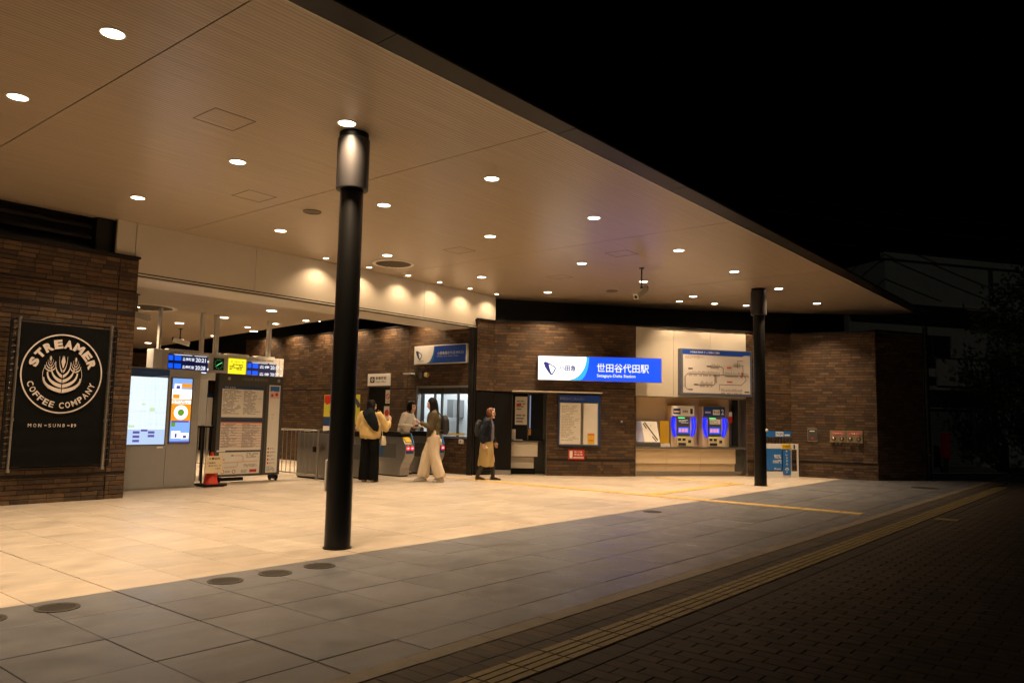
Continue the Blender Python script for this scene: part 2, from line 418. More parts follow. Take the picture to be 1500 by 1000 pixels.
# guiding strip along the pavement
gs = setting('guiding_strip')
def tact_tile(lx, ly, nb, along, m1, m0, h=.005, gap=.012):
    bm = BM(); box(bm, 0, lx, 0, ly, -.02, .001, mi=1)
    if nb:
        wd = (ly if along == 'x' else lx)
        for k in range(nb):
            a, b = wd*k/nb+gap/2, wd*(k+1)/nb-gap/2
            if along == 'x': box(bm, .006, lx-.006, a, b, .001, .001+h, mi=0)
            else: box(bm, a, b, .006, ly-.006, .001, .001+h, mi=0)
    else:
        box(bm, .004, lx-.004, .004, ly-.004, .001, .003, mi=0)
        for i in range(5):
            for j in range(5): cyl(bm, ((i+.5)*lx/5, (j+.5)*ly/5, .002), ((i+.5)*lx/5, (j+.5)*ly/5, .007), .017, .012, 8)
    return mesh_of(bm, 'guiding_tile', [m1, m0])
bt = tact_tile(.298, .238, 4, 'x', m_tact, m_tactg)
for k in range(70): put('guiding_tile', bt, gs, (-.6+.3*k, 2.492, .001))
ex = mesh_of(box(BM(), 0, .29, 0, .29, 0, .004), 'warning_tile', m_tact)
put('warning_tile', ex, gs, (12.4, 2.15, .001))
gy = setting('guiding_path')
by = tact_tile(.248, .298, 4, 'y', m_tacty, m_tacty); bx = tact_tile(.298, .248, 4, 'x', m_tacty, m_tacty); bd = tact_tile(.29, .29, 0, 'x', m_tacty, m_tacty)
for k in range(29):
    yy = 3.35+.3*k; put('guiding_tile', by, gy, (12.16, yy, .003))
for k in range(13): put('guiding_tile', bx, gy, (12.44+.3*k, 6.85, .003))
for k in range(6): put('guiding_tile', by, gy, (16.1, 7.13+.3*k, .003))
# round covers let into the dark stone
for k, (x, y, lab) in enumerate([(1.74, 5.82, 'round metal cover in the dark tiles, cut by the left picture edge'), (2.17, 5.82, 'round metal floor cover alone in the near dark tiles below the café wall'),
        (3.37, 5.81, 'round floor cover, leftmost of the three near the tall column'), (3.81, 5.80, 'round floor cover, middle one of the three near the tall column'),
        (4.25, 5.80, 'round floor cover closest to the foot of the tall column'), (10.12, 5.83, 'round floor cover beside the light paving, midway between the columns'),
        (18.6, 3.80, 'large round manhole cover in the dark tiles before the far brick corner')]):
    bm = BM(); rr = .27 if k == 6 else .135
    lathe(bm, [(rr, -.004), (rr, .003), (rr-.012, .005), (rr-.02, .003), (0.001, .003)], n=28)
    for q in range(-4, 5):
        hw = math.sqrt(max(rr*.8*rr*.8-(q*rr*.17)**2, 0))
        if hw > .02: box(bm, -hw, hw, q*rr*.17-.004, q*rr*.17+.004, .002, .0045)
    tag(put('floor_cover', mesh_of(bm, 'floor_cover', mat('cast cover', (.055, .05, .042), .5, .5, var=.2) if k == 0 else bpy.data.materials['cast cover']), None, (x, y-.19 if k < 6 else y, .002)), lab, 'floor cover', 'round covers in the paving')
# road beyond
bm = BM(); box(bm, 22.2, 60, -30, 60, -.019, .002); tag(part('road', bm, m_asph), kind='structure')
bm = BM(); box(bm, 0, 6.5, -.08, .08, .004, .008); tag(put('road_marking', mesh_of(bm, 'road_marking', m_line), None, (23.9, 5.5, 0), rz=R(-34)), kind='structure')

# ------------------------------------------------------------------ brick walls
def brick_wall(label, p0, ang, L, H, openings=(), vj=(), hj=(), thick=.25, parts_n=300, name='brick_wall', coping=True, cat='wall'):
    root = thing(name, label, cat, (p0[0], p0[1], 0), R(ang))
    ss = sorted({0, L, *[o[0] for o in openings], *[o[1] for o in openings]}); zs = sorted({0, H, *[o[2] for o in openings], *[o[3] for o in openings]})
    ss = [s for s in ss if 0 <= s <= L]; zs = [z for z in zs if 0 <= z <= H]
    bm = BM()
    for a, b in zip(ss, ss[1:]):
        for c, d in zip(zs, zs[1:]):
            mx, mz = (a+b)/2, (c+d)/2
            if any(o[0] < mx < o[1] and o[2] < mz < o[3] for o in openings): continue
            box(bm, a, b, 0, thick, c, d)
    part('wall_core', bm, m_mortar, root)
    CH, BL, J = .0667, .226, .008
    zc = []; z = 0
    hjs = sorted(hj)
    while z+CH <= H-.005:
        z1 = z+CH-J
        for h in hjs:
            if z < h < z+CH: z1 = min(z1, h-.012)
        zc.append((z+.002, z1)); z += CH
    if H-z > .03: zc.append((z+.002, H-.004))
    ca, sa = math.cos(R(ang)), math.sin(R(ang)); bl = []
    for r, (za, zb) in enumerate(zc):
        cuts = [0]+sorted(vj)+[L]
        for a, b in zip(cuts, cuts[1:]):
            segs = [(a+(.007 if a > 0 else 0), b-(.007 if b < L else 0))]
            for o in openings:
                if zb > o[2]+.004 and za < o[3]-.004:
                    ns = []
                    for (u, v) in segs:
                        if o[1] <= u or o[0] >= v: ns.append((u, v))
                        else:
                            if o[0]-u > .02: ns.append((u, o[0]))
                            if v-o[1] > .02: ns.append((o[1], v))
                    segs = ns
            for (u, v) in segs:
                x = u-BL*random.choice((0, .25, .33, .5, .67, .75))
                while x < v-.01:
                    xa, xb = max(x, u), min(x+BL-.004, v)
                    if xb-xa > .012: bl.append((xa, xb, za, zb))
                    x += BL
    scored = []
    for b_ in bl:
        s, z = (b_[0]+b_[1])/2, (b_[2]+b_[3])/2
        d = visible((p0[0]+s*ca, p0[1]+s*sa, z)); scored.append(((d-(b_[1]-b_[0])*3) if d else 1e6+random.random(), b_))
    scored.sort(key=lambda q: q[0])
    cache = {}; rest = BM()
    def shape(bm, x, z, lx, lz, out):
        e = .0025
        A = [bm.verts.new((x+a, .001, z+b)) for a, b in ((0, 0), (lx, 0), (lx, lz), (0, lz))]
        B = [bm.verts.new((x+a, -out+e, z+b)) for a, b in ((0, 0), (lx, 0), (lx, lz), (0, lz))]
        C = [bm.verts.new((x+a, -out, z+b)) for a, b in ((e, e), (lx-e, e), (lx-e, lz-e), (e, lz-e))]
        bm.faces.new(C)
        for k in range(4):
            bm.faces.new((A[k], A[(k+1) % 4], B[(k+1) % 4], B[k])); bm.faces.new((B[k], B[(k+1) % 4], C[(k+1) % 4], C[k]))
    for i, (d, b_) in enumerate(scored):
        lx, lz = b_[1]-b_[0], b_[3]-b_[2]; out = random.choice((.010, .011, .012, .013))
        if i < parts_n and d < 1e6:
            k = (round(lx, 2), round(lz, 3), out)
            if k not in cache:
                bm = BM(); shape(bm, 0, 0, lx, lz, out); cache[k] = mesh_of(bm, 'brick', m_brick)
            put('brick', cache[k], root, (b_[0], 0, b_[2]))
        else: shape(rest, b_[0], b_[2], lx, lz, out)
    if len(rest.verts): part('bricks_beyond', rest, m_brick, root, kind='stuff')
    else: rest.free()
    if coping: pbox('coping', m_cop, root, -.02, L+.02, -.03, thick+.03, H+.001, H+.035)
    return root
W1 = brick_wall('long brown brick wall carrying the black coffee banner', (1.2, 11.97), 0, 4.21, 3.63, vj=(3.93,), hj=(.36, 2.75, 3.12))
W2 = brick_wall('deep brick wall with the lit office window behind the ticket gates', (13.23, 21.6), -90, 9.6, 3.54, openings=((5.87, 6.74, 0, 2.06), (7.72, 9.49, .81, 2.05)), vj=(3.9, 7.36), hj=(1.98, .4))
W2b = brick_wall('narrow brick return between the shutter guide and the station sign wall', (13.25, 11.97), -11, .50, 3.57, openings=((0, .50, 0, 1.92),), coping=True)
A3 = -47.5; P3 = (13.75, 11.87)
W3 = brick_wall('brick wall under the left half of the lit station sign', P3, A3, 2.548, 3.57, openings=((0, 1.27, 0, 1.92),), hj=(.335,))
A4 = -35; P4 = (15.47, 9.99)
W4 = brick_wall('brick wall around the pale ticket machine alcove', P4, A4, 5.17, 3.57, openings=((.88, 3.88, 0, 3.57),), hj=(.335, 2.05))
A5 = -80; P5 = (19.705, 7.02)
W5 = brick_wall('brick wall end with the steel hose connection plate', P5, A5, 1.96, 3.57, hj=(.335,))
A6 = -28; P6 = (20.05, 5.09)
W6 = brick_wall('unlit brick return wall facing the dark street', P6, A6, 1.59, 3.6, parts_n=60)
W7 = brick_wall('farthest brick wall at the back of the concourse', (5.0, 26.2), 0, 11, 3.25, parts_n=0, coping=False)
def F3(s, out=0): a = R(A3); return (P3[0]+s*math.cos(a)+out*math.sin(a), P3[1]+s*math.sin(a)-out*math.cos(a), 0)
def F4(s, out=0): a = R(A4); return (P4[0]+s*math.cos(a)+out*math.sin(a), P4[1]+s*math.sin(a)-out*math.cos(a), 0)
def F5(s, out=0): a = R(A5); return (P5[0]+s*math.cos(a)+out*math.sin(a), P5[1]+s*math.sin(a)-out*math.cos(a), 0)
def F2(Y, out=0): return (13.23-out, Y, 0)
# dark sheets added behind the open gap above the walls, for its blackness
st = setting('dark_gap_backdrop')
pl = [(14.05, 12.30), (15.65, 11.16), (17.92, 9.52), (19.76, 7.75), (20.4, 7.2)]
bm = BM()
for (a, b) in zip(pl, pl[1:]):
    n_ = Vector((b[1]-a[1], a[0]-b[0])).normalized()*-.12
    prism_z(bm, [a, b, (b[0]+n_.x, b[1]+n_.y), (a[0]+n_.x, a[1]+n_.y)], 3.3, 4.235)
part('band', bm, m_dark, st)
bm = BM()
for (a, b) in zip([(15.3, 11.41)]+pl[1:], pl[1:]):
    n_ = Vector((b[1]-a[1], a[0]-b[0])).normalized()*-.6
    prism_z(bm, [(a[0]+n_.x*.25, a[1]+n_.y*.25), (b[0]+n_.x*.25, b[1]+n_.y*.25), (b[0]+n_.x, b[1]+n_.y), (a[0]+n_.x, a[1]+n_.y)], 0, 3.3)
part('backing', bm, m_dark, st)
# louvre band over the café wall
lv = thing('louvre_band', 'black louvred ventilation band above the banner wall', 'louvre', (0, 12.28, 0))
pbox('backing', m_dark, lv, -2, 5.06, .06, .12, 3.6, 4.195)
for z in (3.70, 3.86, 4.02): pbox('louvre', m_cop, lv, -2, 4.8, -.06, .05, z, z+.05)
pbox('end_post', m_cop, lv, 4.82, 5.06, -.16, .05, 3.67, 4.195)

# ------------------------------------------------------------------ canopy
cn = thing('canopy', 'deep pale board lined station canopy with dark metal edge', 'canopy', (0, 0, 0))
ZC = 4.2
back = [(-6, 12.27), (14.1, 12.27), (15.65, 11.16), (17.92, 9.52), (19.76, 7.71), (20.8, 6.5), (21.7, 5.3), (21.7, 4.56)]
def yback(x):
    for (a, b) in zip(back, back[1:]):
        if a[0] <= x <= b[0]: return a[1]+(b[1]-a[1])*(x-a[0])/max(b[0]-a[0], 1e-6)
    return 5
jx = [-6, 2.81, 6.05, 10.48, 14.93, 16.72, 21.7]
for a, b in zip(jx, jx[1:]):
    xa, xb = a+.006, b-.006
    pts = [(xa, 4.56), (xb, 4.56), (xb, yback(xb))]+[q for q in back[::-1] if xa < q[0] < xb]+[(xa, yback(xa))]
    bm = BM(); prism_z(bm, pts, ZC, ZC+.03); part('ceiling_panel', bm, m_ceil, cn)
bm = BM(); prism_z(bm, [(-6, 4.92), (21.6, 4.92), (21.6, 5.4), (20.9, 6.7), (19.9, 8.0), (18, 9.8), (15.7, 11.6), (15.2, 12.6), (15.2, 27.5), (-6, 27.5)], 4.245, 4.42); part('roof_slab', bm, m_roof, cn)
bm = BM(); prism_x(bm, [(4.565, 4.1985), (4.552, 4.1985), (4.552, 4.193), (4.565, 4.193)], -6, 21.7); part('edge_trim', bm, m_offw, cn)
fx = [-6, -3.4, -1.02, 1.37, 3.77, 6.165, 8.56, 10.95, 13.35, 15.75, 18.15, 20.2, 21.9]
for a, b in zip(fx, fx[1:]):
    bm = BM(); prism_x(bm, [(4.55, 4.196), (4.31, 4.203), (4.295, 4.215), (4.30, 4.235), (4.9, 4.42), (4.9, 4.244), (4.55, 4.235)], a+.004, b-.004); part('fascia', bm, m_fascia, cn)
m_hatch = mat('hatch seam', (.16, .12, .08), .6)
for (x0, x1, y0, y1) in [(3.68, 4.12, 6.77, 7.20), (5.40, 5.82, 8.95, 9.38), (9.44, 9.84, 8.97, 9.39), (11.24, 11.64, 6.77, 7.22), (12.46, 12.83, 8.98, 9.42)]:
    bm = BM(); t = .011; z0, z1 = ZC-.0025, ZC+.002
    box(bm, x0, x1, y0, y0+t, z0, z1); box(bm, x0, x1, y1-t, y1, z0, z1); box(bm, x0, x0+t, y0+t, y1-t, z0, z1); box(bm, x1-t, x1, y0+t, y1-t, z0, z1)
    part('access_hatch', bm, m_hatch, cn)
# ceiling grilles
def grille(x, y, z, r, label, grp, louv=True):
    t = thing('ceiling_grille', label, 'grille', (x, y, z), 0, grp)
    bm = BM(); lathe(bm, [(r, 0), (r*.99, -.012), (r*.86, -.012), (r*.84, -.004)], n=40); part('rim', bm, m_trim if louv else m_hatch, t, True)
    bm = BM(); disc(bm, (0, 0, -.004), r*.85, 40); part('back_plate', bm, mat('grille mesh', (.14, .11, .07), .6) if 'grille mesh' not in bpy.data.materials else bpy.data.materials['grille mesh'], t)
    if louv:
        bm = BM()
        for k in range(-6, 7):
            q = k*r*.13; hw = math.sqrt(max((r*.84)**2-q*q, 0)); box(bm, -hw, hw, q-.004, q+.004, -.010, -.0045)
        part('fins', bm, bpy.data.materials['grille mesh'], t)
grille(9.79, 11.05, ZC-.001, .40, 'large round air grille in the canopy ceiling before the cream beam', 'round ceiling air grilles')
grille(6.55, 9.17, ZC-.001, .13, 'small round ceiling speaker left of the tall column', 'small round ceiling speakers', False)
grille(14.68, 9.22, ZC-.001, .13, 'small round ceiling speaker above the station sign', 'small round ceiling speakers', False)
grille(7.25, 15.5, 3.379, .55, 'large round air grille in the concourse ceiling behind the brick pillar', 'round ceiling air grilles')
# downlights
lamp_data = {}
def downlight(x, y, z, r, label, watts, grp, col=WARM, spread=104, spot=None):
    t = thing('downlight', label, 'downlight', (x, y, z), 0, grp)
    if 'dl%.3f' % r not in lamp_data:
        bm = BM(); lathe(bm, [(r*1.16, 0), (r*1.14, -.006), (r*1.0, -.007), (r*.97, -.003)], n=28); a = mesh_of(bm, 'trim_ring', m_trim, True)
        bm = BM(); disc(bm, (0, 0, -.0035), r*.98, 28); b = mesh_of(bm, 'lens', m_lamp)
        lamp_data['dl%.3f' % r] = (a, b)
    a, b = lamp_data['dl%.3f' % r]; put('trim_ring', a, t); put('lens', b, t)
    k = ('L', r, watts, spot)
    if k not in lamp_data:
        if spot:
            L_ = bpy.data.lights.new('lamp', 'SPOT'); L_.spot_size = R(spot); L_.spot_blend = .7; L_.shadow_soft_size = .03
        else:
            L_ = bpy.data.lights.new('lamp', 'AREA'); L_.shape = 'DISK'; L_.size = r*1.9; L_.spread = R(spread)
        L_.energy = watts; L_.color = col; lamp_data[k] = L_
    o = bpy.data.objects.new('lamp', lamp_data[k]); COL.objects.link(o); o.parent = t; o.location = (0, 0, -.009)
ORD = ['first', 'second', 'third', 'fourth', 'fifth', 'sixth', 'seventh', 'eighth', 'ninth']
rows = {'front row nearest the street edge': (6.06, [2.42, 4.69, 6.90, 9.15, 11.76, 14.04, 16.35, 18.84]),
        'middle row': (8.05, [2.42, 4.69, 6.92, 9.16, 11.76, 14.04, 16.33]),
        'back row nearest the building': (10.56, [4.70, 6.96, 9.20, 11.78, 14.06])}
for nm, (y, xs) in rows.items():
    for i, x in enumerate(xs):
        downlight(x, y, ZC, .086, f'{ORD[i]} round downlight counted from the left in the canopy\'s {nm}', DOWN_W, 'canopy downlights')
for i, (x, y) in enumerate([(16.83, 8.66), (17.62, 8.12), (18.30, 7.60)]):
    downlight(x, y, ZC, .075, f'{["left", "middle", "right"][i]} one of three small downlights above the ticket machine alcove', 150, 'small alcove downlights', spot=96)
for x, y in ((.15, 6.06), (.15, 8.05), (2.42, 10.56)):
    downlight(x, y, ZC, .086, f'round downlight beyond the left picture edge, {dict(zip((6.06, 8.05, 10.56), ("front", "middle", "back")))[y]} row, {"nearer" if x > 0 else "farther"} one out of view', DOWN_W, 'canopy downlights')
for i, x in enumerate([8.72, 9.76, 10.80, 11.72, 12.69, 13.61]):
    downlight(x, 11.72, ZC, .05, f'{["pole hidden", "first", "second", "third", "fourth", "fifth"][i]} small wall washer lamp in the row over the cream beam' if i else 'small wall washer lamp over the cream beam, behind the tall column', WASH_W*4.2, 'small wall washers over the beam', spot=132)
inner = [(7.05, 15.63), (8.97, 15.6), (8.91, 13.69), (10.27, 15.59), (10.28, 14.44), (10.93, 17.54), (10.32, 16.84), (8.99, 17.59), (9.03, 19.58), (11.04, 19.62), (11.06, 21.55), (11.11, 23.59)]
wh = ['beside the brick pillar above the hanging camera', 'above the boards\' second post', 'nearest the cream beam above the departure boards', 'nearest the departure boards\' right end', 'alone by the black gap near the column', 'over the boards\' right post, lower one', 'over the boards\' right post, upper one', 'left of the middle posts, nearer one', 'between pillar and boards, behind the camera', 'over the middle of the boards, farther one', 'left of the boards, far row', 'farthest back, low beside the brick pillar']
for (x, y), q in zip(inner, wh):
    downlight(x, y, 3.378, .10 if (x, y) not in ((10.28, 14.44), (10.32, 16.84), (10.27, 15.59)) else .07, f'concourse downlight {q}', INNER_W, 'concourse downlights')

# cream beam between canopy and concourse
be = thing('beam', 'long cream panelled beam over the concourse opening', 'beam', (0, 12.0, 0))
bxs = [5.07, 5.36, 7.45, 9.5, 11.55, 13.92]
for a, b in zip(bxs, bxs[1:]): pbox('beam_panel', m_cream, be, a+.005, b-.005, 0, .05, 3.432, 4.198)
pbox('core', m_dark, be, 5.09, 13.9, .052, .26, 3.41, 4.20)
pbox('bottom_rail', m_cream, be, 5.3, 13.75, -.004, .045, 3.388, 3.412); pbox('shadow_joint', m_black, be, 5.3, 13.74, .006, .045, 3.4125, 3.4315); pbox('shutter_lip', m_black, be, 5.3, 13.74, .004, .045, 3.374, 3.3875)
pbox('shutter_slot', m_black, be, 5.3, 13.7, .047, .12, 3.385, 3.40)
pbox('soffit', m_cream, be, 5.3, 13.72, .122, 1.02, 3.374, 3.404)
# concourse ceiling and the void above it
ci = setting('ceiling')
for a, b, c, d in ((5.0, 5.0, 7.45, 7.45), (7.46, 7.46, 10.36, 12.1)):
    bm = BM(); prism_z(bm, [(a, 13.03), (c, 13.03), (d, 26.15), (b, 26.15)], 3.38, 3.41); part('panel', bm, m_ceil, ci)
bm = BM(); prism_z(bm, [(4.9, 13.04), (10.34, 13.04), (12.08, 26.1), (4.9, 26.1)], 3.412, 3.45); part('void_lining', bm, m_dark, ci)
bm = BM(); box(bm, 15.0, 15.1, 12.6, 27, 0, 4.24); box(bm, 4.8, 15, 27, 27.1, 0, 4.24); box(bm, 4.7, 4.8, 12.4, 27, 0, 4.24); part('enclosure', bm, m_dark, ci)
# wall washers on the deep brick wall (hung in the dark gap)
for i, y in enumerate((13.6, 14.9, 16.2, 17.6, 19.0, 20.4)):
    t = thing('wall_washer', f'{ORD[i]} wall washer counted from the beam along the deep brick wall', 'lamp', (12.98, y, 3.86), 0, 'wall washers over the deep brick wall')
    bm = BM(); cyl(bm, (0, 0, 0), (0, 0, .12), .035, .035, 14); cyl(bm, (0, 0, .12), (0, 0, .385), .008, .008, 8); part('housing', bm, m_black, t)
    bm = BM(); disc(bm, (0, 0, -.001), .028, 14); part('lens', bm, m_lamp, t)
    if 'ws' not in lamp_data:
        L_ = bpy.data.lights.new('lamp', 'SPOT'); L_.spot_size = R(125); L_.spot_blend = .9; L_.energy = WASH_W*15; L_.color = WARM; L_.shadow_soft_size = .03; lamp_data['ws'] = L_
    o = bpy.data.objects.new('lamp', lamp_data['ws']); COL.objects.link(o); o.parent = t; o.location = (0, 0, -.005)
# shutter guide at the end of the opening
t = thing('shutter_guide', 'dark vertical shutter guide rail at the right end of the concourse opening', 'guide rail', (13.12, 12.0, 0))
pbox('rail', m_cop, t, 0, .035, -.03, .1, 0, 3.372); pbox('rail', m_cop, t, .065, .10, -.03, .1, 0, 3.372); pbox('slot', m_black, t, .037, .063, .03, .1, 0, 3.372)

# ------------------------------------------------------------------ the two columns
def column(x, y, label, z0, taper, sensor=False):
    t = thing('column', label, 'column', (x, y, 0), 0, 'black round canopy columns')
    bm = BM(); lathe(bm, [(.128*taper, .012), (.124*taper, 1.5), (.118*taper, z0), (.11*taper, z0+.02)], n=40)
    part('shaft', bm, m_pole, t, True)
    bm = BM(); lathe(bm, [(.0, .0), (.14*taper, 0), (.14*taper, .012), (.1, .013)], n=40); part('base_ring', bm, m_black, t)
    bm = BM(); lathe(bm, [(.11*taper, z0+.0), (.158, z0), (.165, z0+.006), (.165, 4.13), (.158, 4.137), (.11, 4.137)], n=48); part('collar', bm, m_collar, t, True)
    bm = BM(); lathe(bm, [(.150, 4.137), (.150, 4.198)], n=40); part('neck', bm, m_black, t, True)
    return t
c1 = column(4.93, 6.24, 'tall black round column in the light floor with steel collar, nearest the camera', 3.60, 1.0)
bm = BM(); box(bm, -.02, .02, -.012, .012, .55, .86, .01); part('hand_plate', bm, m_offw, c1, loc=(-.095, .09, 0))
c2 = column(16.13, 6.42, 'black round column before the ticket machines, farther one', 3.62, 1.0)
bm = BM(); ball(bm, (.02, -.14, 1.16), (.035, .03, .035)); part('sensor_cap', bm, m_offw, c2, True)

# ------------------------------------------------------------------ station sign on the wall
def odakyu(parent, L, H, y, mats, words, big):
    blue, cyan, white, logo, ink, wtxt = mats
    bm = BM(); rect(bm, 0, L, 0, H, y); part('face', bm, blue, parent)
    def arc(xt, xb, n=16):
        return [(xb+(xt-xb)*math.sin(k/n*math.pi/2)**1.0, H*(1-math.cos(k/n*math.pi/2))) for k in range(n+1)]
    a1 = arc(L*.405, L*.245); a2 = arc(L*.39, L*.235)
    bm = BM(); flat(bm, [(0, 0)]+[(L*.25+(L*.405-L*.25)*(q[1]/H)**.75+ (0), q[1]) if False else q for q in arc(L*.412, L*.33)]+[(0, H)], y-.002); part('cyan_swoosh', bm, cyan, parent)
    bm = BM(); flat(bm, [(0, 0)]+a2+[(0, H)], y-.004); part('white_field', bm, white, parent)
    cx, cz, s = L*.092, H*.48, H*.27
    bm = BM()
    out = [(-1.0, .95), (-.6, 1.05), (.1, .72), (.85, .3), (1.0, .02), (.8, -.45), (.45, -1.0), (.2, -1.05), (-.25, -.55), (-.75, .2)]
    inn = [(-.15, .62), (.3, .45), (.78, .14), (.8, -.02), (.62, -.42), (.34, -.82), (.2, -.6), (.02, -.1)]
    flat(bm, [(cx+a*s, cz+b*s) for a, b in out], y-.006); part('emblem', bm, logo, parent)
    bm = BM(); flat(bm, [(cx+a*s, cz+b*s) for a, b in inn], y-.008); part('emblem_inner', bm, white, parent)
    bm = BM(); bw = BM()
    for (txt, x0, x1, z0, z1, dark, bold) in words: write(bm if dark else bw, txt, x0*L, x1*L, z0*H, z1*H, y-.008, bold)
    part('lettering', bm, ink, parent); part('lettering', bw, wtxt, parent)
L, H = 2.90, .55
t = thing('station_sign', 'long lit blue and white station name sign on the brick corner', 'sign', (*F3(1.03, .18)[:2], 2.22), R(A3))
bm = BM(); box(bm, -.015, L+.015, .0, .16, -.015, H+.015, .006); part('casing', bm, m_steel, t)
for sx in (.3, 1.4): pbox('bracket', m_black, t, sx, sx+.08, .16, .5 if False else .178, .1, H-.1)
odakyu(t, L, H, -.004, (e_blue, e_cyan, e_white, e_logo, e_logo, e_text),
       [('世田谷代田駅', .475, .90, .36, .74, False, .012), ('Setagaya-Daita Station', .475, .79, .12, .29, False, .012), ('小田急', .168, .305, .38, .63, True, .03)], True)
# smaller directional sign over the office window
L, H = 1.72, .41
t = thing('direction_sign', 'unlit blue and white line direction sign above the office window', 'sign', (13.23-.09, 13.93, 2.59), R(-90))
bm = BM(); box(bm, -.02, L+.02, 0, .07, -.02, H+.02, .004); part('casing', bm, m_white, t)
odakyu(t, L, H, -.003, (m_blue, m_cyan, m_white, m_navy, m_navy, m_white),
       [('小田急線のりば', .46, .80, .47, .66, False, .004), ('(改札口)', .81, .96, .47, .64, False, 0), ('Odakyu Line Ticket Gate', .45, .86, .34, .41, False, 0), ('ODAKYU', .06, .19, .10, .17, True, 0)], False)

# ------------------------------------------------------------------ coffee banner
t = thing('banner_frame', 'black coffee shop banner laced to a pipe frame on the brick wall', 'banner', (3.77, 11.82, 0))
bm = BM(); gx = 18; gz = 26
vv = [[bm.verts.new((.048+1.174*i/gx, .012*noise.noise(Vector((i*.35, j*.25, 0)))+(.006*math.sin(j*2.1) if j < 9 else 0), .52+1.96*j/gz)) for j in range(gz+1)] for i in range(gx+1)]
for i in range(gx):
    for j in range(gz): bm.faces.new((vv[i][j], vv[i+1][j], vv[i+1][j+1], vv[i][j+1]))
part('cloth', bm, mat('black banner vinyl', (.0035, .0042, .004), .65, var=.1, spec=.1), t, True)
for sx in (.03, 1.24):
    bm = BM(); cyl(bm, (sx, -.02, .47), (sx, -.02, 2.53), .017, .017, 12); p = part('pipe', bm, m_steel, t, True)
    bm = BM()
    bm.free()
    for z in (.47, 1.15, 1.85, 2.53):
        bm = BM(); cyl(bm, (sx, -.02, z-.02), (sx, -.02, z+.02), .026, .026, 12); part('clamp', bm, m_steel, p, True)
for sx in (-.05, 1.32):
    bm = BM(); box(bm, sx-.018, sx+.018, .0, .03, .5, 2.5); part('edge_strip', bm, m_black, t)
for z in (.5, 2.52):
    bm = BM(); cyl(bm, (-.06, .03, z), (1.33, .03, z), .014, .014, 10); part('pipe', bm, m_black, t, True)
bm = BM()
for k in range(24):
    z = .58+k*.082
    for sx in (-.01, 1.28): cyl(bm, (sx-.035, -.012, z), (sx+.035, -.005, z+.012), .0035, .0035, 6)
part('lacing', bm, m_dgrey, t, kind='stuff')
m_bw = mat('banner white print', (.62, .56, .53), .6)
bm = BM(); cx, cz = .615, 1.80; sx = .985
ring(bm, cx, cz, .522, .54, -.020, 72, sx=sx, sz=1.03)
part('circle', bm, m_bw, t)
def arc_text(bm, txt, r, h, a_mid, a_span, up=True, bold=.03, widen=1.0):
    n = len(txt); ws = {'I': .45, ' ': .6, 'M': 1.2, 'W': 1.2}
    tot = sum(ws.get(c, 1) for c in txt); acc = 0
    for c in txt:
        wc = ws.get(c, 1); a = a_mid+(a_span/2-(acc+wc/2)/tot*a_span)*(1 if up else -1); acc += wc
        if c == ' ': continue
        wid = abs(a_span)/tot*wc*r*.80*widen
        ca, sa = math.cos(a), math.sin(a)
        def xf(x, z):
            if up: return (cx+(ca*(r+z)+sa*x)*sx, cz+(sa*(r+z)-ca*x)*1.03)
            return (cx+(ca*(r-z)-sa*x)*sx, cz+(sa*(r-z)+ca*x)*1.03)
        write(bm, c, -wid/2, wid/2, -h/2, h/2, -.020, bold, xf=xf)
bm = BM(); arc_text(bm, 'STREAMER', .405, .122, R(90), R(158), True, .06, 1.04); part('lettering', bm, m_bw, t)
bm = BM(); arc_text(bm, 'COFFEE COMPANY', .432, .082, R(270), R(150), False, .02, .98); part('lettering', bm, m_bw, t)
def leafset(bm, x, z, s, n, wide):
    for k in range(n):
        zb = z+s*(-1.0+1.30*k/n); wd = wide*s*(1-.80*k/(n-1)); hh = s*(.78+.10*k/n); th = s*.20*(1-.3*k/n)
        for sg in (-1, 1):
            o, i_ = [], []
            for q in range(11):
                u = q/10; xx = wd*math.sin(u*math.pi/2)**.95; zz = zb+hh*(.35*u+.65*u**2)
                o.append((x+sg*(s*.02+xx), zz)); i_.append((x+sg*(s*.02+xx*(1-.10*u)), zz+th*(1-u)**.6*(1+.35*u)))
            flat(bm, o+i_[::-1], -.020)
    flat(bm, [(x-s*.02, z+s*.30), (x+s*.02, z+s*.30), (x+s*.10, z+s*.62), (x+s*.03, z+s*.95), (x, z+s*.80), (x-s*.03, z+s*.95), (x-s*.10, z+s*.62)], -.021)
bm = BM(); leafset(bm, cx, cz-.0, .27, 5, .92); part('emblem', bm, m_bw, t)
bm = BM(); leafset(bm, cx-.165, cz+.135, .115, 4, .62); leafset(bm, cx+.165, cz+.135, .115, 4, .62); part('emblem', bm, m_bw, t)
bm = BM(); ring(bm, cx, cz-.02, .252, .258, -.02, 40, R(150), R(230)); ring(bm, cx, cz-.02, .252, .258, -.02, 40, R(-50), R(30)); part('emblem_outline', bm, m_bw, t)
bm = BM(); _x = .23
for c_, w_ in zip('MON-SUN8-19', (.055, .05, .05, .03, .045, .048, .05, .04, .03, .022, .04)):
    if c_ == '-': rect(bm, _x+.012, _x+.012+w_, 1.072, 1.083, -.020); _x += .022
    else: write(bm, c_, _x, _x+w_*.74, 1.055, 1.100, -.020, .0)
    _x += w_+.012
(0); part('lettering', bm, m_bw, t)

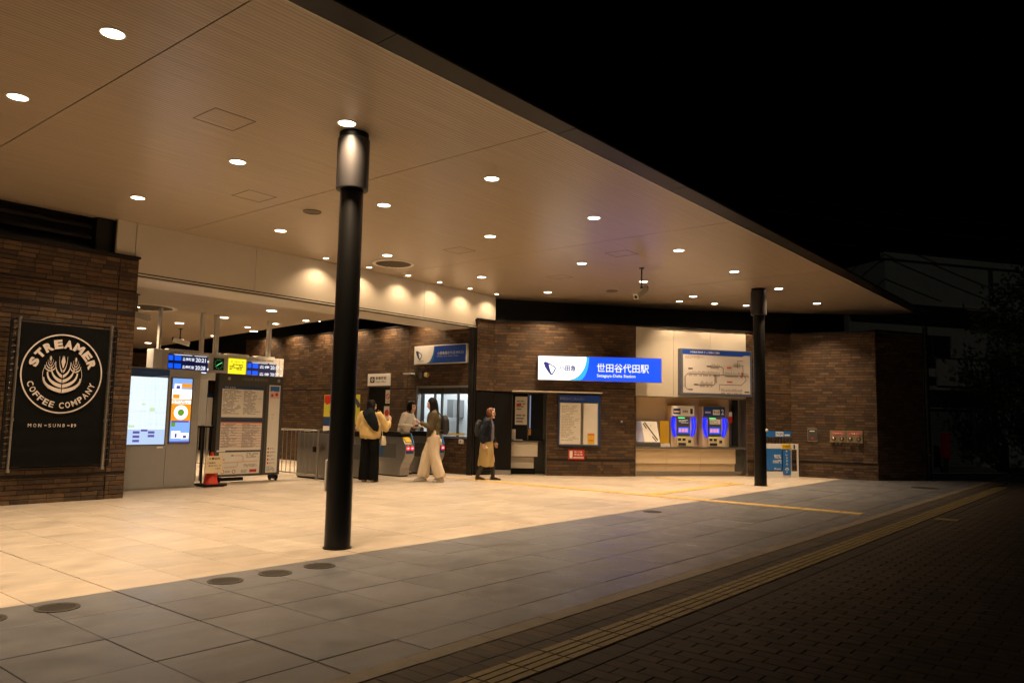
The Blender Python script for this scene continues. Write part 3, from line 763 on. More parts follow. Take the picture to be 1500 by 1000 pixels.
# ------------------------------------------------------------------ lit map cabinet
t = thing('map_cabinet', 'grey information cabinet with glowing area map and poster column', 'cabinet', (5.70, 12.95, 0))
pbox('body', m_grey, t, 0, 1.37, 0, .35, .0, 2.03, .004)
for a, b in ((.02, .80), (.815, 1.30)): pbox('door', m_grey, t, a, b, -.008, -.0005, .03, .70)
pbox('header', m_navy, t, .10, .80, -.012, 0, 1.885, 2.01)
bm = BM(); write(bm, '世田谷代田駅周辺案内図', .32, .60, 1.935, 1.965, -.0135, 0); part('lettering', bm, m_cyan, t)
pbox('map_frame', m_dgrey, t, .13, .795, -.010, 0, .735, 1.882)
bm = BM(); rect(bm, .15, .775, .75, 1.87, -.0115); part('map', bm, e_map, t)
bm = BM(); rect(bm, .15, .775, .75, 1.0, -.0125); part('map_legend', bm, e_map2, t)
bm = BM()
for (a, b, c, d) in ((.24, .35, .93, .97), (.24, .35, .86, .90), (.24, .35, .79, .83), (.37, .48, .965, 1.0), (.49, .60, .93, .97), (.49, .60, .87, .91)): rect(bm, a, b, c, d, -.0135)
part('map_label', bm, e_ink, t)
bm = BM(); 
for (a, b, c, d) in ((.50, .58, 1.30, 1.36), (.16, .26, 1.03, 1.07), (.36, .42, 1.4, 1.43)): rect(bm, a, b, c, d, -.0125)
part('map_park', bm, e_mapg, t)
bm = BM(); rn = random.Random(5)
for k in range(13):
    x = .16+rn.random()*.6; ribbon(bm, [(x, 1.02), (x+rn.uniform(-.12, .12), 1.86)], .004, -.0128)
for k in range(14):
    z = 1.04+rn.random()*.8; ribbon(bm, [(.155, z), (.77, z+rn.uniform(-.1, .1))], .003, -.0127)
part('map_streets', bm, E('lit map grey', (.70, .82, .90), .95), t)
pbox('poster_frame', m_dgrey, t, .84, 1.235, -.010, 0, .76, 1.89)
P = [(0, .865, 1.215, 1.69, 1.875, e_skyb), (1, .865, 1.215, 1.52, 1.69, e_white), (2, .865, 1.215, 1.145, 1.52, e_orn), (3, .865, 1.215, .80, 1.145, e_skyb), (4, .865, 1.215, .775, .80, e_ink)]
for i, a, b, c, d, mm in P:
    bm = BM(); rect(bm, a, b, c, d, -.0115); part('poster', bm, mm, t)
bm = BM(); rect(bm, .87, 1.21, 1.44, 1.5, -.0125); ring(bm, 1.04, 1.29, 0.0001, .125, -.0125, 24); part('poster_plate', bm, e_white, t)
bm = BM(); ring(bm, 1.04, 1.29, .0001, .06, -.0135, 10); rect(bm, .88, .95, 1.05, 1.14, -.0125); part('poster_salad', bm, e_dgrn, t)
bm = BM()
for (a, b, c, d) in ((.89, 1.05, .85, .97), (1.06, 1.20, .84, .94), (.9, 1.02, 1.70, 1.78)): rect(bm, a, b, c, d, -.0125)
part('poster_house', bm, e_white, t, kind='stuff')
bm = BM(); rect(bm, .93, 1.0, 1.70, 1.75, -.0135); rect(bm, .95, .99, .86, .93, -.0135); rect(bm, 1.1, 1.16, .85, .9, -.0135); rect(bm, .88, 1.19, 1.12, 1.15, -.0135); part('poster_shade', bm, e_ink, t)
bm = BM(); rect(bm, 1.03, 1.21, 1.72, 1.79, -.0125); rect(bm, .88, 1.0, 1.53, 1.60, -.0125); part('poster_food', bm, e_orn, t)
bm = BM(); small_print(bm, .875, 1.205, 1.44, 1.50, 2, -.0135, seed=3); part('poster_print', bm, e_orn, t)
pbox('label_plate', m_white, t, .66, .76, -.012, 0, .685, .71)
# low grey side panel behind the cabinet
t = thing('white_panel', 'blank white standing panel between the map cabinet and the timetable board', 'panel', (7.60, 14.0, 0))
pbox('panel', m_white, t, 0, .20, 0, .04, 1.05, 1.93); pbox('leg', m_dgrey, t, .03, .06, .005, .035, 0, 1.05); pbox('leg', m_dgrey, t, .14, .17, .005, .035, 0, 1.05)
t = thing('slim_notice', 'slim white notice stand touching the timetable board', 'sign', (7.60, 13.62, 0))
pbox('board', m_white, t, 0, .10, 0, .03, 1.03, 1.58); pbox('cap', m_navy, t, 0, .10, -.002, .03, 1.581, 1.66); pbox('stem', m_offw, t, .03, .07, .005, .025, 0, 1.03)
t = thing('barrier_rail', 'short black barrier of upright bars behind the traffic cone', 'barrier', (7.16, 13.5, 0))
pbox('top_rail', m_black, t, 0, .52, -.015, .015, 1.02, 1.05)
for k in range(4): pbox('bar', m_black, t, .02+.15*k, .045+.15*k, -.012, .012, 0, 1.02)

# ------------------------------------------------------------------ timetable board
t = thing('timetable_board', 'dark grey free standing timetable board with posters on casters', 'notice board', (7.68, 13.4, 0))
pbox('body', m_dgrey, t, 0, 1.40, 0, .14, .11, 2.04, .01)
pbox('header', m_dgrey, t, .02, 1.38, -.008, .0, 1.86, 2.03)
bm = BM(); write(bm, '小田急線 発車時刻表', .46, 1.04, 1.92, 1.98, -.0095, 0); part('lettering', bm, m_greyink, t)
for x in (.20, 1.28):
    bm = BM(); ball(bm, (x, -.012, 1.95), (.035, .012, .035)); part('lock_disc', bm, m_steel, t, True)
def poster(parent, x0, x1, z0, z1, m_, y=-.004): 
    bm = BM(); rect(bm, x0, x1, z0, z1, y); return part('poster', bm, m_, parent)
q = poster(t, .08, .95, 1.22, 1.81, m_paper)
bm = BM(); rect(bm, .08, .95, 1.75, 1.81, -.005); part('heading', bm, m_navy, q)
bm = BM(); write(bm, '平日 土休日', .12, .34, 1.765, 1.795, -.006, 0); part('lettering', bm, m_paper, q)
bm = BM(); small_print(bm, .10, .48, 1.28, 1.74, 22, -.005, seed=1, gap=.6); small_print(bm, .53, .92, 1.28, 1.74, 22, -.005, seed=2, gap=.6); part('print', bm, m_greyink, q, kind='stuff')
q = poster(t, .08, .95, .60, 1.18, m_paper)
bm = BM(); rect(bm, .08, .95, 1.13, 1.18, -.005); part('heading', bm, m_navy, q)
bm = BM(); rect(bm, .08, .95, 1.105, 1.13, -.005); part('rule', bm, m_orange, q)
bm = BM()
for k in range(9): rect(bm, .08, .95, .66+k*.05, .685+k*.05, -.005)
part('band', bm, m_pink, q)
bm = BM(); small_print(bm, .10, .45, .65, 1.10, 22, -.006, seed=4, gap=.6); small_print(bm, .53, .90, .65, 1.10, 22, -.006, seed=5, gap=.5); part('print', bm, m_greyink, q, kind='stuff')
q = poster(t, .08, .94, .155, .565, m_paper)
bm = BM(); ribbon(bm, [(.10, .37), (.9, .39)], .018, -.005); ribbon(bm, [(.40, .5), (.55, .5), (.58, .47), (.58, .39)], .018, -.005); ribbon(bm, [(.2, .28), (.44, .29), (.47, .31), (.47, .37)], .018, -.005); part('route_line', bm, m_pink, q)
bm = BM(); ring(bm, .17, .205, .025, .036, -.005, 20); ring(bm, .40, .205, .025, .036, -.005, 20); rect(bm, .73, .88, .18, .235, -.005); part('symbol', bm, m_red, q)
bm = BM(); small_print(bm, .22, .35, .185, .225, 3, -.005, seed=6); small_print(bm, .55, .68, .175, .235, 4, -.005, seed=7); small_print(bm, .65, .92, .45, .55, 5, -.005, seed=8); small_print(bm, .6, .9, .28, .34, 4, -.005, seed=9); rect(bm, .14, .20, .42, .44, -.005); rect(bm, .33, .38, .49, .515, -.005); part('print', bm, m_greyink, q, kind='stuff')
q = poster(t, 1.08, 1.33, .155, 1.86, m_paper)
bm = BM(); rect(bm, 1.10, 1.31, 1.74, 1.84, -.005); part('picture_sky', bm, m_cyan, q)
bm = BM(); rect(bm, 1.10, 1.31, 1.60, 1.74, -.005); ring(bm, 1.17, 1.70, .001, .05, -.0055, 12); part('picture', bm, m_pink, q)
bm = BM(); ring(bm, 1.25, 1.68, .001, .035, -.006, 10); ring(bm, 1.15, 1.66, .001, .03, -.006, 10)
for k in range(5): ring(bm, 1.12, .62-k*.07, .001, .02, -.005, 12)
part('symbol', bm, m_red, q)
bm = BM()
for k in range(5): small_print(bm, 1.155, 1.29, .605-k*.07, .635-k*.07, 2, -.005, seed=20+k)
small_print(bm, 1.10, 1.3, .18, .28, 5, -.005, seed=30); part('print', bm, m_greyink, q, kind='stuff')
bm = BM(); small_print(bm, 1.155, 1.22, 1.2, 1.3, 3, -.005, seed=33); part('emblem', bm, m_pink, q)
pbox('divider', m_dgrey, t, 1.0, 1.04, -.014, 0, .13, 1.86)
pbox('card', m_paper, t, .03, .20, -.012, 0, .575, .605)
for x in (.08, 1.30):
    pbox('leg', m_black, t, x-.03, x+.03, -.06, .20, .03, .108)
    bm = BM(); cyl(bm, (x-.015, -.03, .028), (x+.015, -.03, .028), .027, .027, 12); cyl(bm, (x-.015, .17, .028), (x+.015, .17, .028), .027, .027, 12); part('caster', bm, m_black, t)
pbox('stay', m_black, t, .2, .62, .02, .12, .03, .09)

# ------------------------------------------------------------------ traffic cone with a card
t = thing('traffic_cone', 'red traffic cone with black weight base beside the timetable board', 'traffic cone', (7.36, 12.93, 0))
bm = BM(); lathe(bm, [(.001, .60), (.025, .60), (.032, .56), (.12, .075), (.135, .05), (.135, .045)], n=28); part('cone', bm, mat('cone red plastic', (.55, .035, .012), .4), t, True)
bm = BM(); box(bm, -.21, .21, -.2, .2, .012, .05, .012); part('base', bm, m_black, t)
bm = BM(); box(bm, -.17, .16, -.18, .17, .0, .0115); part('foot', bm, m_red, t)
t = thing('notice_card', 'cream handwritten notice card hung on the traffic cone', 'notice', (7.33, 12.80, .24), R(-4))
bm = BM(); box(bm, -.155, .155, -.006, 0, 0, .30); o = part('card', bm, mat('cream card', (.68, .56, .36), .7), t)
bm = BM(); write(bm, '工事案内', -.10, .10, .235, .275, -.008, .03)
for k, (a, b) in enumerate(((-.13, .03), (-.10, .13), (.03, .12))): write(bm, ('ご迷惑を', 'おかけして', 'います')[k], a, b, .165-.05*k, .195-.05*k, -.008, .02)
part('lettering', bm, m_ink, t)

# ------------------------------------------------------------------ departure boards
t = thing('departure_board', 'hanging white departure board housing two blue screens, clock and yellow screen', 'display', (7.30, 15.2, 2.12))
pbox('housing', m_offw, t, 0, 2.96, 0, .22, 0, .42, .006)
pbox('end_cap', m_white, t, -.03, .14, -.03, .25, -.03, .42, .008)
pbox('end_cap', m_offw, t, 2.86, 2.97, -.01, .23, 0, .42, .006)
pbox('lower_cover', m_offw, t, .98, 1.52, -.006, .2, -.14, .0)
def train_screen(x0, x1, z0, z1, times, nm):
    bm = BM(); rect(bm, x0, x1, z0, z1, -.010); s = part('screen', bm, e_scrb, t)
    n = len(times); bw = BM(); bb = BM(); h = .10
    for i, (tm, ds) in enumerate(times):
        zt = z1-.03-i*.16
        rect(bb, x0+.005, x0+.10, max(zt-h, z0), zt, -.011); rect(bb, x0+.13, x0+.27, max(zt-h, z0), zt, -.011)
        if zt-.1 > z0:
            write(bw, ds, x0+.30, x0+.55, zt-.095, zt-.03, -.012, .02); write(bw, tm, x0+.58, x0+.80, zt-.105, zt-.02, -.012, .02)
            rect(bw, x0+.84, x0+.87, zt-.1, zt-.06, -.012)
        else:
            for q in range(4): rect(bw, x0+.30+.14*q, x0+.41+.14*q, z0+.005, z0+.03, -.012)
    rect(bw, x0+.12, x0+.5, z1-.018, z1-.006, -.012); rect(bw, x0+.55, x1-.02, z1-.018, z1-.006, -.012)
    part('lettering', bw, e_scrw, s); part('type_block', bb, e_scrB, s)
train_screen(.28, 1.13, -.02, .345, [('20:21', '各停新宿'), ('20:28', '各停新宿'), ('', '')], 0)
train_screen(2.05, 2.78, -.06, .30, [('20:17', '各停'), ('20:27', '各停'), ('', '')], 1)
bm = BM(); rect(bm, .26, 1.14, .355, .395, -.0015); part('caption_bar', bm, m_white, t)
bm = BM(); write(bm, '各駅停車', .32, .60, .36, .388, -.003, 0); write(bm, '小田原 新百合ヶ丘方面', 2.25, 2.7, .335, .37, -.003, 0); part('lettering', bm, m_ink, t)
pbox('clock_frame', m_dgrey, t, 1.26, 1.50, -.010, 0, .07, .33)
bm = BM(); rect(bm, 1.275, 1.485, .085, .315, -.011); c_ = part('clock_face', bm, m_black, t)
bm = BM(); ribbon(bm, [(1.33, .16), (1.38, .2), (1.45, .235)], .008, -.012)
for k in range(12): a = k*math.pi/6; rect(bm, 1.38+.085*math.cos(a)-.004, 1.38+.085*math.cos(a)+.004, .2+.095*math.sin(a)-.004, .2+.095*math.sin(a)+.004, -.012)
part('clock_hands', bm, e_grn, c_)
bm = BM(); rect(bm, 1.63, 2.0, .015, .36, -.010) if False else rect(bm, 1.60, 2.02, .0, .345, -.010); s = part('screen', bm, e_yel, t)
bm = BM(); write(bm, 'お知らせ', 1.74, 1.88, .255, .30, -.011, 0); rect(bm, 1.67, 1.69, .265, .29, -.011); rect(bm, 1.93, 1.95, .265, .29, -.011); small_print(bm, 1.63, 1.98, .10, .235, 4, -.011, seed=11); part('lettering', bm, m_ink, s)
for i, (x, w_) in enumerate(((.1, .05), (.99, .07), (1.30, .09), (2.58, .08))):
    pbox('post', m_offw, t, x, x+w_, .06, .14, .42, 1.258)
for a, b in ((.3, .95), (1.6, 2.1), (2.3, 2.75)): pbox('top_box', m_offw, t, a, b, .03, .2, .421, .45)

# ------------------------------------------------------------------ CCTV cameras
def cctv(x, y, z, drop, rz, tilt, label):
    t = thing('cctv_camera', label, 'camera', (x, y, z), rz, 'hanging surveillance cameras')
    bm = BM(); cyl(bm, (0, 0, 0), (0, 0, -.02), .05, .05, 16); cyl(bm, (0, 0, -.02), (0, 0, -drop), .014, .014, 10); ball(bm, (0, 0, -drop), .03, 2); part('stem', bm, m_dgrey, t, True)
    bm = BM(); box(bm, -.055, .055, -.24, .16, -.06, .055, .012)
    bmesh.ops.rotate(bm, verts=bm.verts, cent=(0, 0, 0), matrix=Matrix.Rotation(tilt, 3, 'X')); bmesh.ops.translate(bm, verts=bm.verts, vec=(0, 0, -drop-.07)); part('housing', bm, m_offw, t)
    bm = BM(); cyl(bm, (0, .155, 0), (0, .19, 0), .052, .05, 16); cyl(bm, (.0, -.24, -.01), (0, -.246, -.01), .035, .03, 14)
    bmesh.ops.rotate(bm, verts=bm.verts, cent=(0, 0, 0), matrix=Matrix.Rotation(tilt, 3, 'X')); bmesh.ops.translate(bm, verts=bm.verts, vec=(0, 0, -drop-.07)); part('lens_end', bm, m_black, t)
cctv(12.75, 7.35, ZC, .38, R(-92), R(32), 'white surveillance camera hanging from the canopy ceiling above the machines')
cctv(6.3, 13.9, 3.378, .30, R(60), R(15), 'dark surveillance camera hanging from the concourse ceiling beside the brick pillar')
cctv(9.6, 18.7, 3.378, .25, R(60), R(15), 'small surveillance camera above the left departure screen')

# ------------------------------------------------------------------ fence, barrier cabinet, gates
t = thing('fence', 'steel bar fence running back beside the gate line', 'fence', (9.66, 0, 0))
bm = BM(); cyl(bm, (0, 12.98, 0), (0, 12.98, 1.0), .024, .024, 12); part('post', bm, m_steel, t, True)
bm = BM(); cyl(bm, (0, 12.98, .98), (0, 19, .98), .018, .018, 10); part('rail', bm, m_steel, t, True)
bm = BM(); cyl(bm, (0, 12.98, .10), (0, 19, .10), .014, .014, 10); part('rail', bm, m_steel, t, True)
bb_ = mesh_of((lambda b: (cyl(b, (0, 0, .1), (0, 0, .98), .009, .009, 8), b)[1])(BM()), 'bar', m_steel, True)
for k in range(1, 40): put('bar', bb_, t, (0, 12.98+.15*k, 0))
pbox('latch', m_black, t, -.03, .02, 13.02, 13.1, .55, .66)
t = thing('barrier_cabinet', 'plain stainless cabinet closing the gap left of the gates', 'cabinet', (9.76, 12.36, 0))
pbox('body', m_gatesteel, t, 0, .30, 0, 1.45, .03, .93, .012); pbox('plinth', m_black, t, .02, .28, .02, 1.43, 0, .03); pbox('top', m_black, t, .01, .29, .02, 1.43, .931, .95)
def gate(x, label, lamps, wd=.27, front=12.42):
    t = thing('ticket_gate', label, 'ticket gate', (x, front, 0), 0, 'automatic ticket gates in a row')
    prof = [(.15, .03), (.15, .18), (.115, .27), (.05, .36), (.01, .43), (0, .50), (0, .63), (.02, .70), (.08, .79), (.20, .86), (1.5, .86), (1.64, .79), (1.7, .70), (1.72, .63), (1.72, .5), (1.7, .43), (1.66, .36), (1.6, .27), (1.57, .18), (1.57, .03)]
    bm = BM(); prism_x(bm, prof, 0, wd); part('body', bm, m_gatesteel, t)
    bm = BM(); prism_x(bm, [(.22, .863), (.12, .90), (.10, .93), (.22, .958), (.5, .97), (1.3, .97), (1.58, .945), (1.62, .915), (1.5, .863)], -.012, wd+.012); part('top_cover', bm, m_black, t)
    pbox('plinth', m_black, t, .02, wd-.02, .17, 1.55, 0, .029)
    for s, xx in (('l', -.005), ('r', wd+.001)): pbox('side_panel', m_dgrey, t, xx, xx+.004, .30, 1.5, .40, .70)
    for s, xx in (('l', -.008), ('r', wd+.001)): pbox('flap_cover', mat('gate blue', (.015, .07, .2), .4) if 'gate blue' not in bpy.data.materials else bpy.data.materials['gate blue'], t, xx, xx+.007, .72, 1.0, .44, .70); pbox('flap_cover', bpy.data.materials['gate blue'], t, xx, xx+.007, 1.04, 1.34, .44, .70)
    pbox('end_panel', m_navy, t, .03, wd-.03, -.004, .006, .50, .66)
    bm = BM(); prism_x(bm, [(.035, .755), (.13, .845), (.19, .868), (.19, .85), (.13, .825), (.04, .74)], .05, wd-.05); part('card_reader', bm, m_yel, t)
    bm = BM(); prism_x(bm, [(.0, .70), (.05, .81), (.10, .93), (.11, .93), (.07, .79), (.015, .68)], wd-.035, wd-.005); part('edge_strip', bm, m_cyan, t)
    pbox('bumper', m_steel, t, .05, wd-.05, -.03, -.001, .66, .69, .008)
    for q, lx in enumerate(lamps):
        bm = BM(); cyl(bm, (lx, .003, .615), (lx, -.012, .615), .052, .046, 20); l_ = part('lamp', bm, e_redl, t, True)
        bm = BM(); rect(bm, lx-.025, lx+.025, .607, .623, -.0135); part('no_entry_bar', bm, e_white, l_)
gate(10.52, 'ticket gate behind the person in yellow, first beside the column', [])
gate(11.53, 'middle ticket gate showing two red no entry lamps', [.075, .195])
gate(12.47, 'ticket gate under the office window behind the person in cream trousers', [.20])
for i, (x, y) in enumerate(((10.58, 12.95), (12.05, 14.0))): pass

# ------------------------------------------------------------------ things on the deep wall
def on_back(name, label, cat, Y, z, out=.013, group=None): return thing(name, label, cat, (13.23-out, Y, z), R(-90), group)
t = on_back('office_door', 'black station office door with two prohibition notices', 'door', 15.73, 0, -.02)
pbox('leaf', m_black, t, .03, .84, 0, .04, 0, 2.03); pbox('frame', m_dgrey, t, 0, .028, -.02, .06, 0, 2.06); pbox('frame', m_dgrey, t, .842, .87, -.02, .06, 0, 2.06); pbox('frame', m_dgrey, t, .028, .842, -.02, .06, 2.032, 2.06)
bm = BM(); cyl(bm, (.12, -.05, .95), (.12, -.05, 1.12), .01, .01, 8); part('handle', bm, m_steel, t)
pbox('notice', m_paper, t, .66, .84, -.006, -.001, 1.62, 1.96); pbox('notice', m_paper, t, .62, .84, -.006, -.001, 1.05, 1.55)
bm = BM(); ring(bm, .75, 1.80, .05, .07, -.008, 24); ribbon(bm, [(.71, 1.85), (.79, 1.75)], .018, -.008); part('symbol', bm, m_red, t)
bm = BM(); ring(bm, .73, 1.38, .03, .085, -.008, 24); ring(bm, .73, 1.40, .001, .07, -.0082, 8); rect(bm, .65, .8, 1.08, 1.12, -.008); part('symbol', bm, m_red, t)
bm = BM(); rect(bm, .70, .80, 1.66, 1.675, -.008); small_print(bm, .65, .82, 1.14, 1.22, 3, -.008, seed=40); part('print', bm, m_greyink, t)
t = on_back('office_sign', 'white station office sign with telephone pictogram above the black door', 'sign', 15.70, 2.07, .06)
pbox('board', m_white, t, 0, .84, 0, .045, 0, .31, .004)
bm = BM(); rect(bm, .10, .27, .08, .23, -.002); part('pictogram', bm, m_ink, t)
bm = BM(); ring(bm, .185, .155, .02, .045, -.003, 20); part('pictogram_ring', bm, m_white, t)
bm = BM(); write(bm, '駅事務室', .31, .72, .155, .235, -.002, .015); write(bm, 'Station Office', .31, .70, .08, .125, -.002, 0); part('lettering', bm, m_ink, t)
t = on_back('wall_notice', 'narrow red and white notice sheets beside the office window', 'notice', 14.17, 1.08)
for z0, z1 in ((.47, .60), (.28, .46), (.0, .27)): pbox('sheet', m_paper, t, 0, .20, -.004, 0, z0, z1)
bm = BM(); rect(bm, .01, .19, .23, .26, -.0055); rect(bm, .01, .19, .01, .05, -.0055); part('red_band', bm, m_red, t)
bm = BM(); small_print(bm, .03, .17, .07, .2, 5, -.0055, seed=41); small_print(bm, .03, .17, .31, .44, 4, -.0055, seed=42); part('print', bm, m_greyink, t)
t = on_back('poster_pair', 'two bright yellow posters beside the tall column on the deep wall', 'poster', 17.55, .95)
for k, x in enumerate((0, .80)):
    pbox('sheet', mat('yellow green poster', (.55, .55, .05), .6) if k == 0 else bpy.data.materials['yellow green poster'], t, x, x+.72, -.004, 0, .30 if k == 0 else 0.12, .9)
bm = BM(); flat(bm, [(.02, .88), (.5, .88), (.35, .7), (.12, .62), (.02, .7)], -.0055); ring(bm, .35, .42, .001, .1, -.0055, 10); flat(bm, [(.82, .14), (1.15, .14), (1.0, .35), (.85, .3)], -.0055); part('print', bm, m_red, t)
bm = BM(); ring(bm, 1.18, .45, .27, .40, -.0055, 20, R(20), R(150)); ring(bm, 1.3, .4, .001, .06, -.0058, 10); ring(bm, .3, .58, .001, .03, -.0058, 8); part('print', bm, mat('dusk print', (.05, .05, .09), .6), t)
pbox('sheet', m_navy, t, 0, .7, -.0045, 0, .06, .28); pbox('sheet', m_paper, t, 0, .7, -.0045, 0, -.15, .05)
# office window and the lit room behind it
t = on_back('office_window', 'aluminium framed sliding window of the lit station office', 'window', 13.88, .81, -.03)
LW, HW = 1.77, 1.24
fr = BM()
for (a, b, c, d) in ((0, LW, 0, .05), (0, LW, HW-.05, HW), (0, .05, .05, HW-.05), (LW-.05, LW, .05, HW-.05)): box(fr, a, b, -.07, .04, c, d)
part('frame', fr, m_steel, t)
for x in (.56, .80, 1.33): pbox('mullion', m_dgrey, t, x, x+.04, -.02, .03, .05, HW-.05)
mg = mat('window glass', (.9, .95, .95), .02); mg.node_tree.nodes['Principled BSDF'].inputs['Transmission Weight'].default_value = 1; mg.node_tree.nodes['Principled BSDF'].inputs['IOR'].default_value = 1.02
for a, b in ((.05, .56), (.60, .80), (.84, 1.33), (1.37, LW-.05)): pbox('pane', mg, t, a, b, .002, .006, .05, HW-.05)
pbox('header', m_dgrey, t, .05, LW-.05, .012, .03, HW-.20, HW-.05); pbox('sill_tape', m_yel, t, .9, 1.6, -.022, -.018, .08, .12)
rm = thing('office_room', 'bright white office interior seen through the sliding window', 'room', (13.3, 13.9, 0), R(-90))
pbox('back_wall', m_white, rm, -.4, 1.76, 1.3, 1.36, 0, 2.5); pbox('side_wall', m_white, rm, -.5, -.4, .2, 1.36, 0, 2.5); pbox('side_wall', m_white, rm, 1.73, 1.76, .2, 1.3, 0, 2.5)
pbox('room_ceiling', m_white, rm, -.5, 1.76, .2, 1.36, 2.45, 2.5); pbox('room_floor', m_grey, rm, -.5, 1.76, .2, 1.36, .0, .02)
pbox('desk', m_grey, rm, .5, 1.7, .5, 1.1, .74, .78); pbox('monitor', m_dgrey, rm, .95, 1.35, .8, .84, .80, 1.12); pbox('paper', m_paper, rm, 1.1, 1.4, 1.29, 1.299, 1.3, 1.7); pbox('locker', m_grey, rm, .1, .32, .9, 1.29, 1.3, 1.75)
pbox('printer', m_offw, rm, 1.40, 1.70, .65, 1.0, .781, 1.05); pbox('shelf', mat('shelf grey blue', (.25, .3, .36), .5), rm, .75, 1.05, 1.1, 1.28, 1.2, 1.9)
bm = BM(); rect(bm, 0, 1, 0, .3, 0); o = pbox('tube_light', E('office tube', (.78, .88, 1), 5), rm, .1, 1.6, .6, .75, 2.40, 2.449); bm.free()
L_ = bpy.data.lights.new('lamp', 'AREA'); L_.shape = 'RECTANGLE'; L_.size = 1.6; L_.size_y = .3; L_.energy = 34; L_.color = (.80, .89, 1)
o = bpy.data.objects.new('lamp', L_); COL.objects.link(o); o.parent = rm; o.location = (.8, .65, 2.39)
t = on_back('wall_lamp', 'short white bracket lamp on the brick above the office window', 'lamp', 14.20, 2.30)
pbox('shade', m_white, t, 0, .30, -.20, -.08, .03, .07); pbox('arm', m_dgrey, t, .12, .30, -.12, 0, -.03, .028)
t = on_back('alarm_bell', 'small round beige bell beside the bracket lamp', 'bell', 13.55, 2.32)
bm = BM(); cyl(bm, (0, 0, 0), (0, -.06, 0), .07, .055, 18); part('dome', bm, mat('beige plastic', (.55, .42, .22), .5), t, True); pbox('box', m_dgrey, t, -.22, -.12, -.07, 0, -.07, .06)
t = on_back('switch_box', 'small grey switch box below the office window', 'switch box', 12.40, .70); pbox('case', m_offw, t, 0, .13, -.05, 0, 0, .10, .006); pbox('button', m_dgrey, t, .05, .08, -.056, -.05, .035, .065)

# ------------------------------------------------------------------ black panel, counter niche, ledge, notices (central wall)
t = thing('black_panel', 'black steel panel door with grey skirting left of the counter niche', 'panel', (*F3(0, -.02)[:2], 0), R(A3))
pbox('panel', m_black, t, -.03, .44, 0, .03, .11, 1.90); pbox('skirting', m_grey, t, -.03, .44, -.004, .03, 0, .105)
t2 = thing('black_panel', 'narrow black panel filling the return beside the shutter guide', 'panel', (13.25, 11.955, 0), R(-11))
pbox('panel', m_black, t2, .0, .5, 0.0, .03, .11, 1.90); pbox('skirting', m_black, t2, .0, .5, -.004, .03, 0, .105)
t = thing('notice_sheet', 'yellow and white sheet taped to the black panel', 'notice', (*F3(-.20, .012)[:2], 1.30), R(A3))
pbox('sheet', m_paper, t, 0, .24, -.003, 0, 0, .23); bm = BM(); rect(bm, .03, .17, .06, .19, -.0045); part('print', bm, m_yel, t)
t = thing('counter_niche', 'recessed service counter with closed dark window beside the black panel', 'counter', (*F3(.44, 0)[:2], 0), R(A3))
pbox('side_wall', m_steel, t, .82, .83, .01, .70, 0, 1.915); pbox('side_wall', m_dgrey, t, 0, .01, .03, .7, 0, 1.915)
pbox('back_wall', m_dgrey, t, .01, .82, .62, .66, 0, .78); pbox('niche_ceiling', m_dgrey, t, 0, .83, .01, .7, 1.916, 1.93)
pbox('counter_front', m_cream, t, .01, .64, .22, .27, .42, .755); pbox('counter_top', m_dgrey, t, .01, .66, .18, .62, .757, .79); pbox('lower_front', m_cream, t, .01, .56, .32, .36, .14, .40); pbox('plinth', m_black, t, .01, .6, .36, .40, 0, .138)
pbox('pane', m_glass, t, .01, .82, .42, .43, .80, 1.91)
for x in (.01, .40, .78): pbox('window_frame', m_dgrey, t, x, x+.03, .38, .418, .80, 1.91)
pbox('paper', m_paper, t, .10, .39, .395, .405, 1.16, 1.83)
bm = BM(); small_print(bm, .13, .36, 1.5, 1.75, 4, .393, seed=50); small_print(bm, .13, .36, 1.2, 1.42, 3, .393, seed=51); part('print', bm, m_greyink, t)
bm = BM(); rect(bm, .13, .24, 1.60, 1.66, .392); part('red_word', bm, m_red, t)
pbox('light_bar', E('cool tube', (.5, .62, .9), .35), t, .445, .475, .36, .375, 1.08, 1.86)
pbox('card_box', mat('amber card', (.35, .18, .04), .5), t, .42, .49, .36, .40, .92, 1.07); pbox('leaflet', m_paper, t, .03, .12, .34, .40, .80, 1.05); pbox('tray', m_offw, t, .05, .28, .25, .34, .791, .815)
t = thing('ledge', 'thin cream metal ledge over the counter niche and notice board', 'ledge', (*F3(.43, 0)[:2], 1.925), R(A3))
pbox('slab', m_cream, t, 0, 2.10, -.30, -.014, 0, .022, .003)
t = thing('notice_board', 'blue framed glazed notice board of printed sheets under the ledge', 'notice board', (*F3(1.52, .02)[:2], .69), R(A3))
pbox('frame', m_navy, t, 0, 1.0, -.06, 0, 0, 1.19, .006); pbox('header', m_blue, t, .02, .98, -.066, -.0605, 1.03, 1.18)
bm = BM(); write(bm, '駅周辺のごあんない', .04, .62, 1.07, 1.14, -.0675, .01); part('lettering', bm, m_greyink, t)
pbox('backing', m_steel, t, .03, .95, -.064, -.0605, .03, 1.015)
pbox('sheet', m_paper, t, .05, .53, -.068, -.0645, .05, 1.0); pbox('sheet', m_paper, t, .60, .93, -.068, -.0645, .05, 1.0)
bm = BM(); small_print(bm, .08, .50, .12, .95, 22, -.0695, seed=60, gap=.5); part('print', bm, mat('faint ink', (.5, .46, .38), .7), t, kind='stuff')
bm = BM(); rect(bm, .70, .86, .06, .30, -.0695); part('flyer', bm, m_yel, t); bm = BM(); rect(bm, .70, .86, .25, .30, -.071); part('flyer_band', bm, m_orange, t); bm = BM(); rect(bm, .72, .84, .12, .16, -.071); part('flyer_band', bm, m_orange, t)
t = thing('red_notice', 'small red emergency notice plate below the glazed notice board', 'notice', (*F3(1.78, .014)[:2], .38), R(A3))
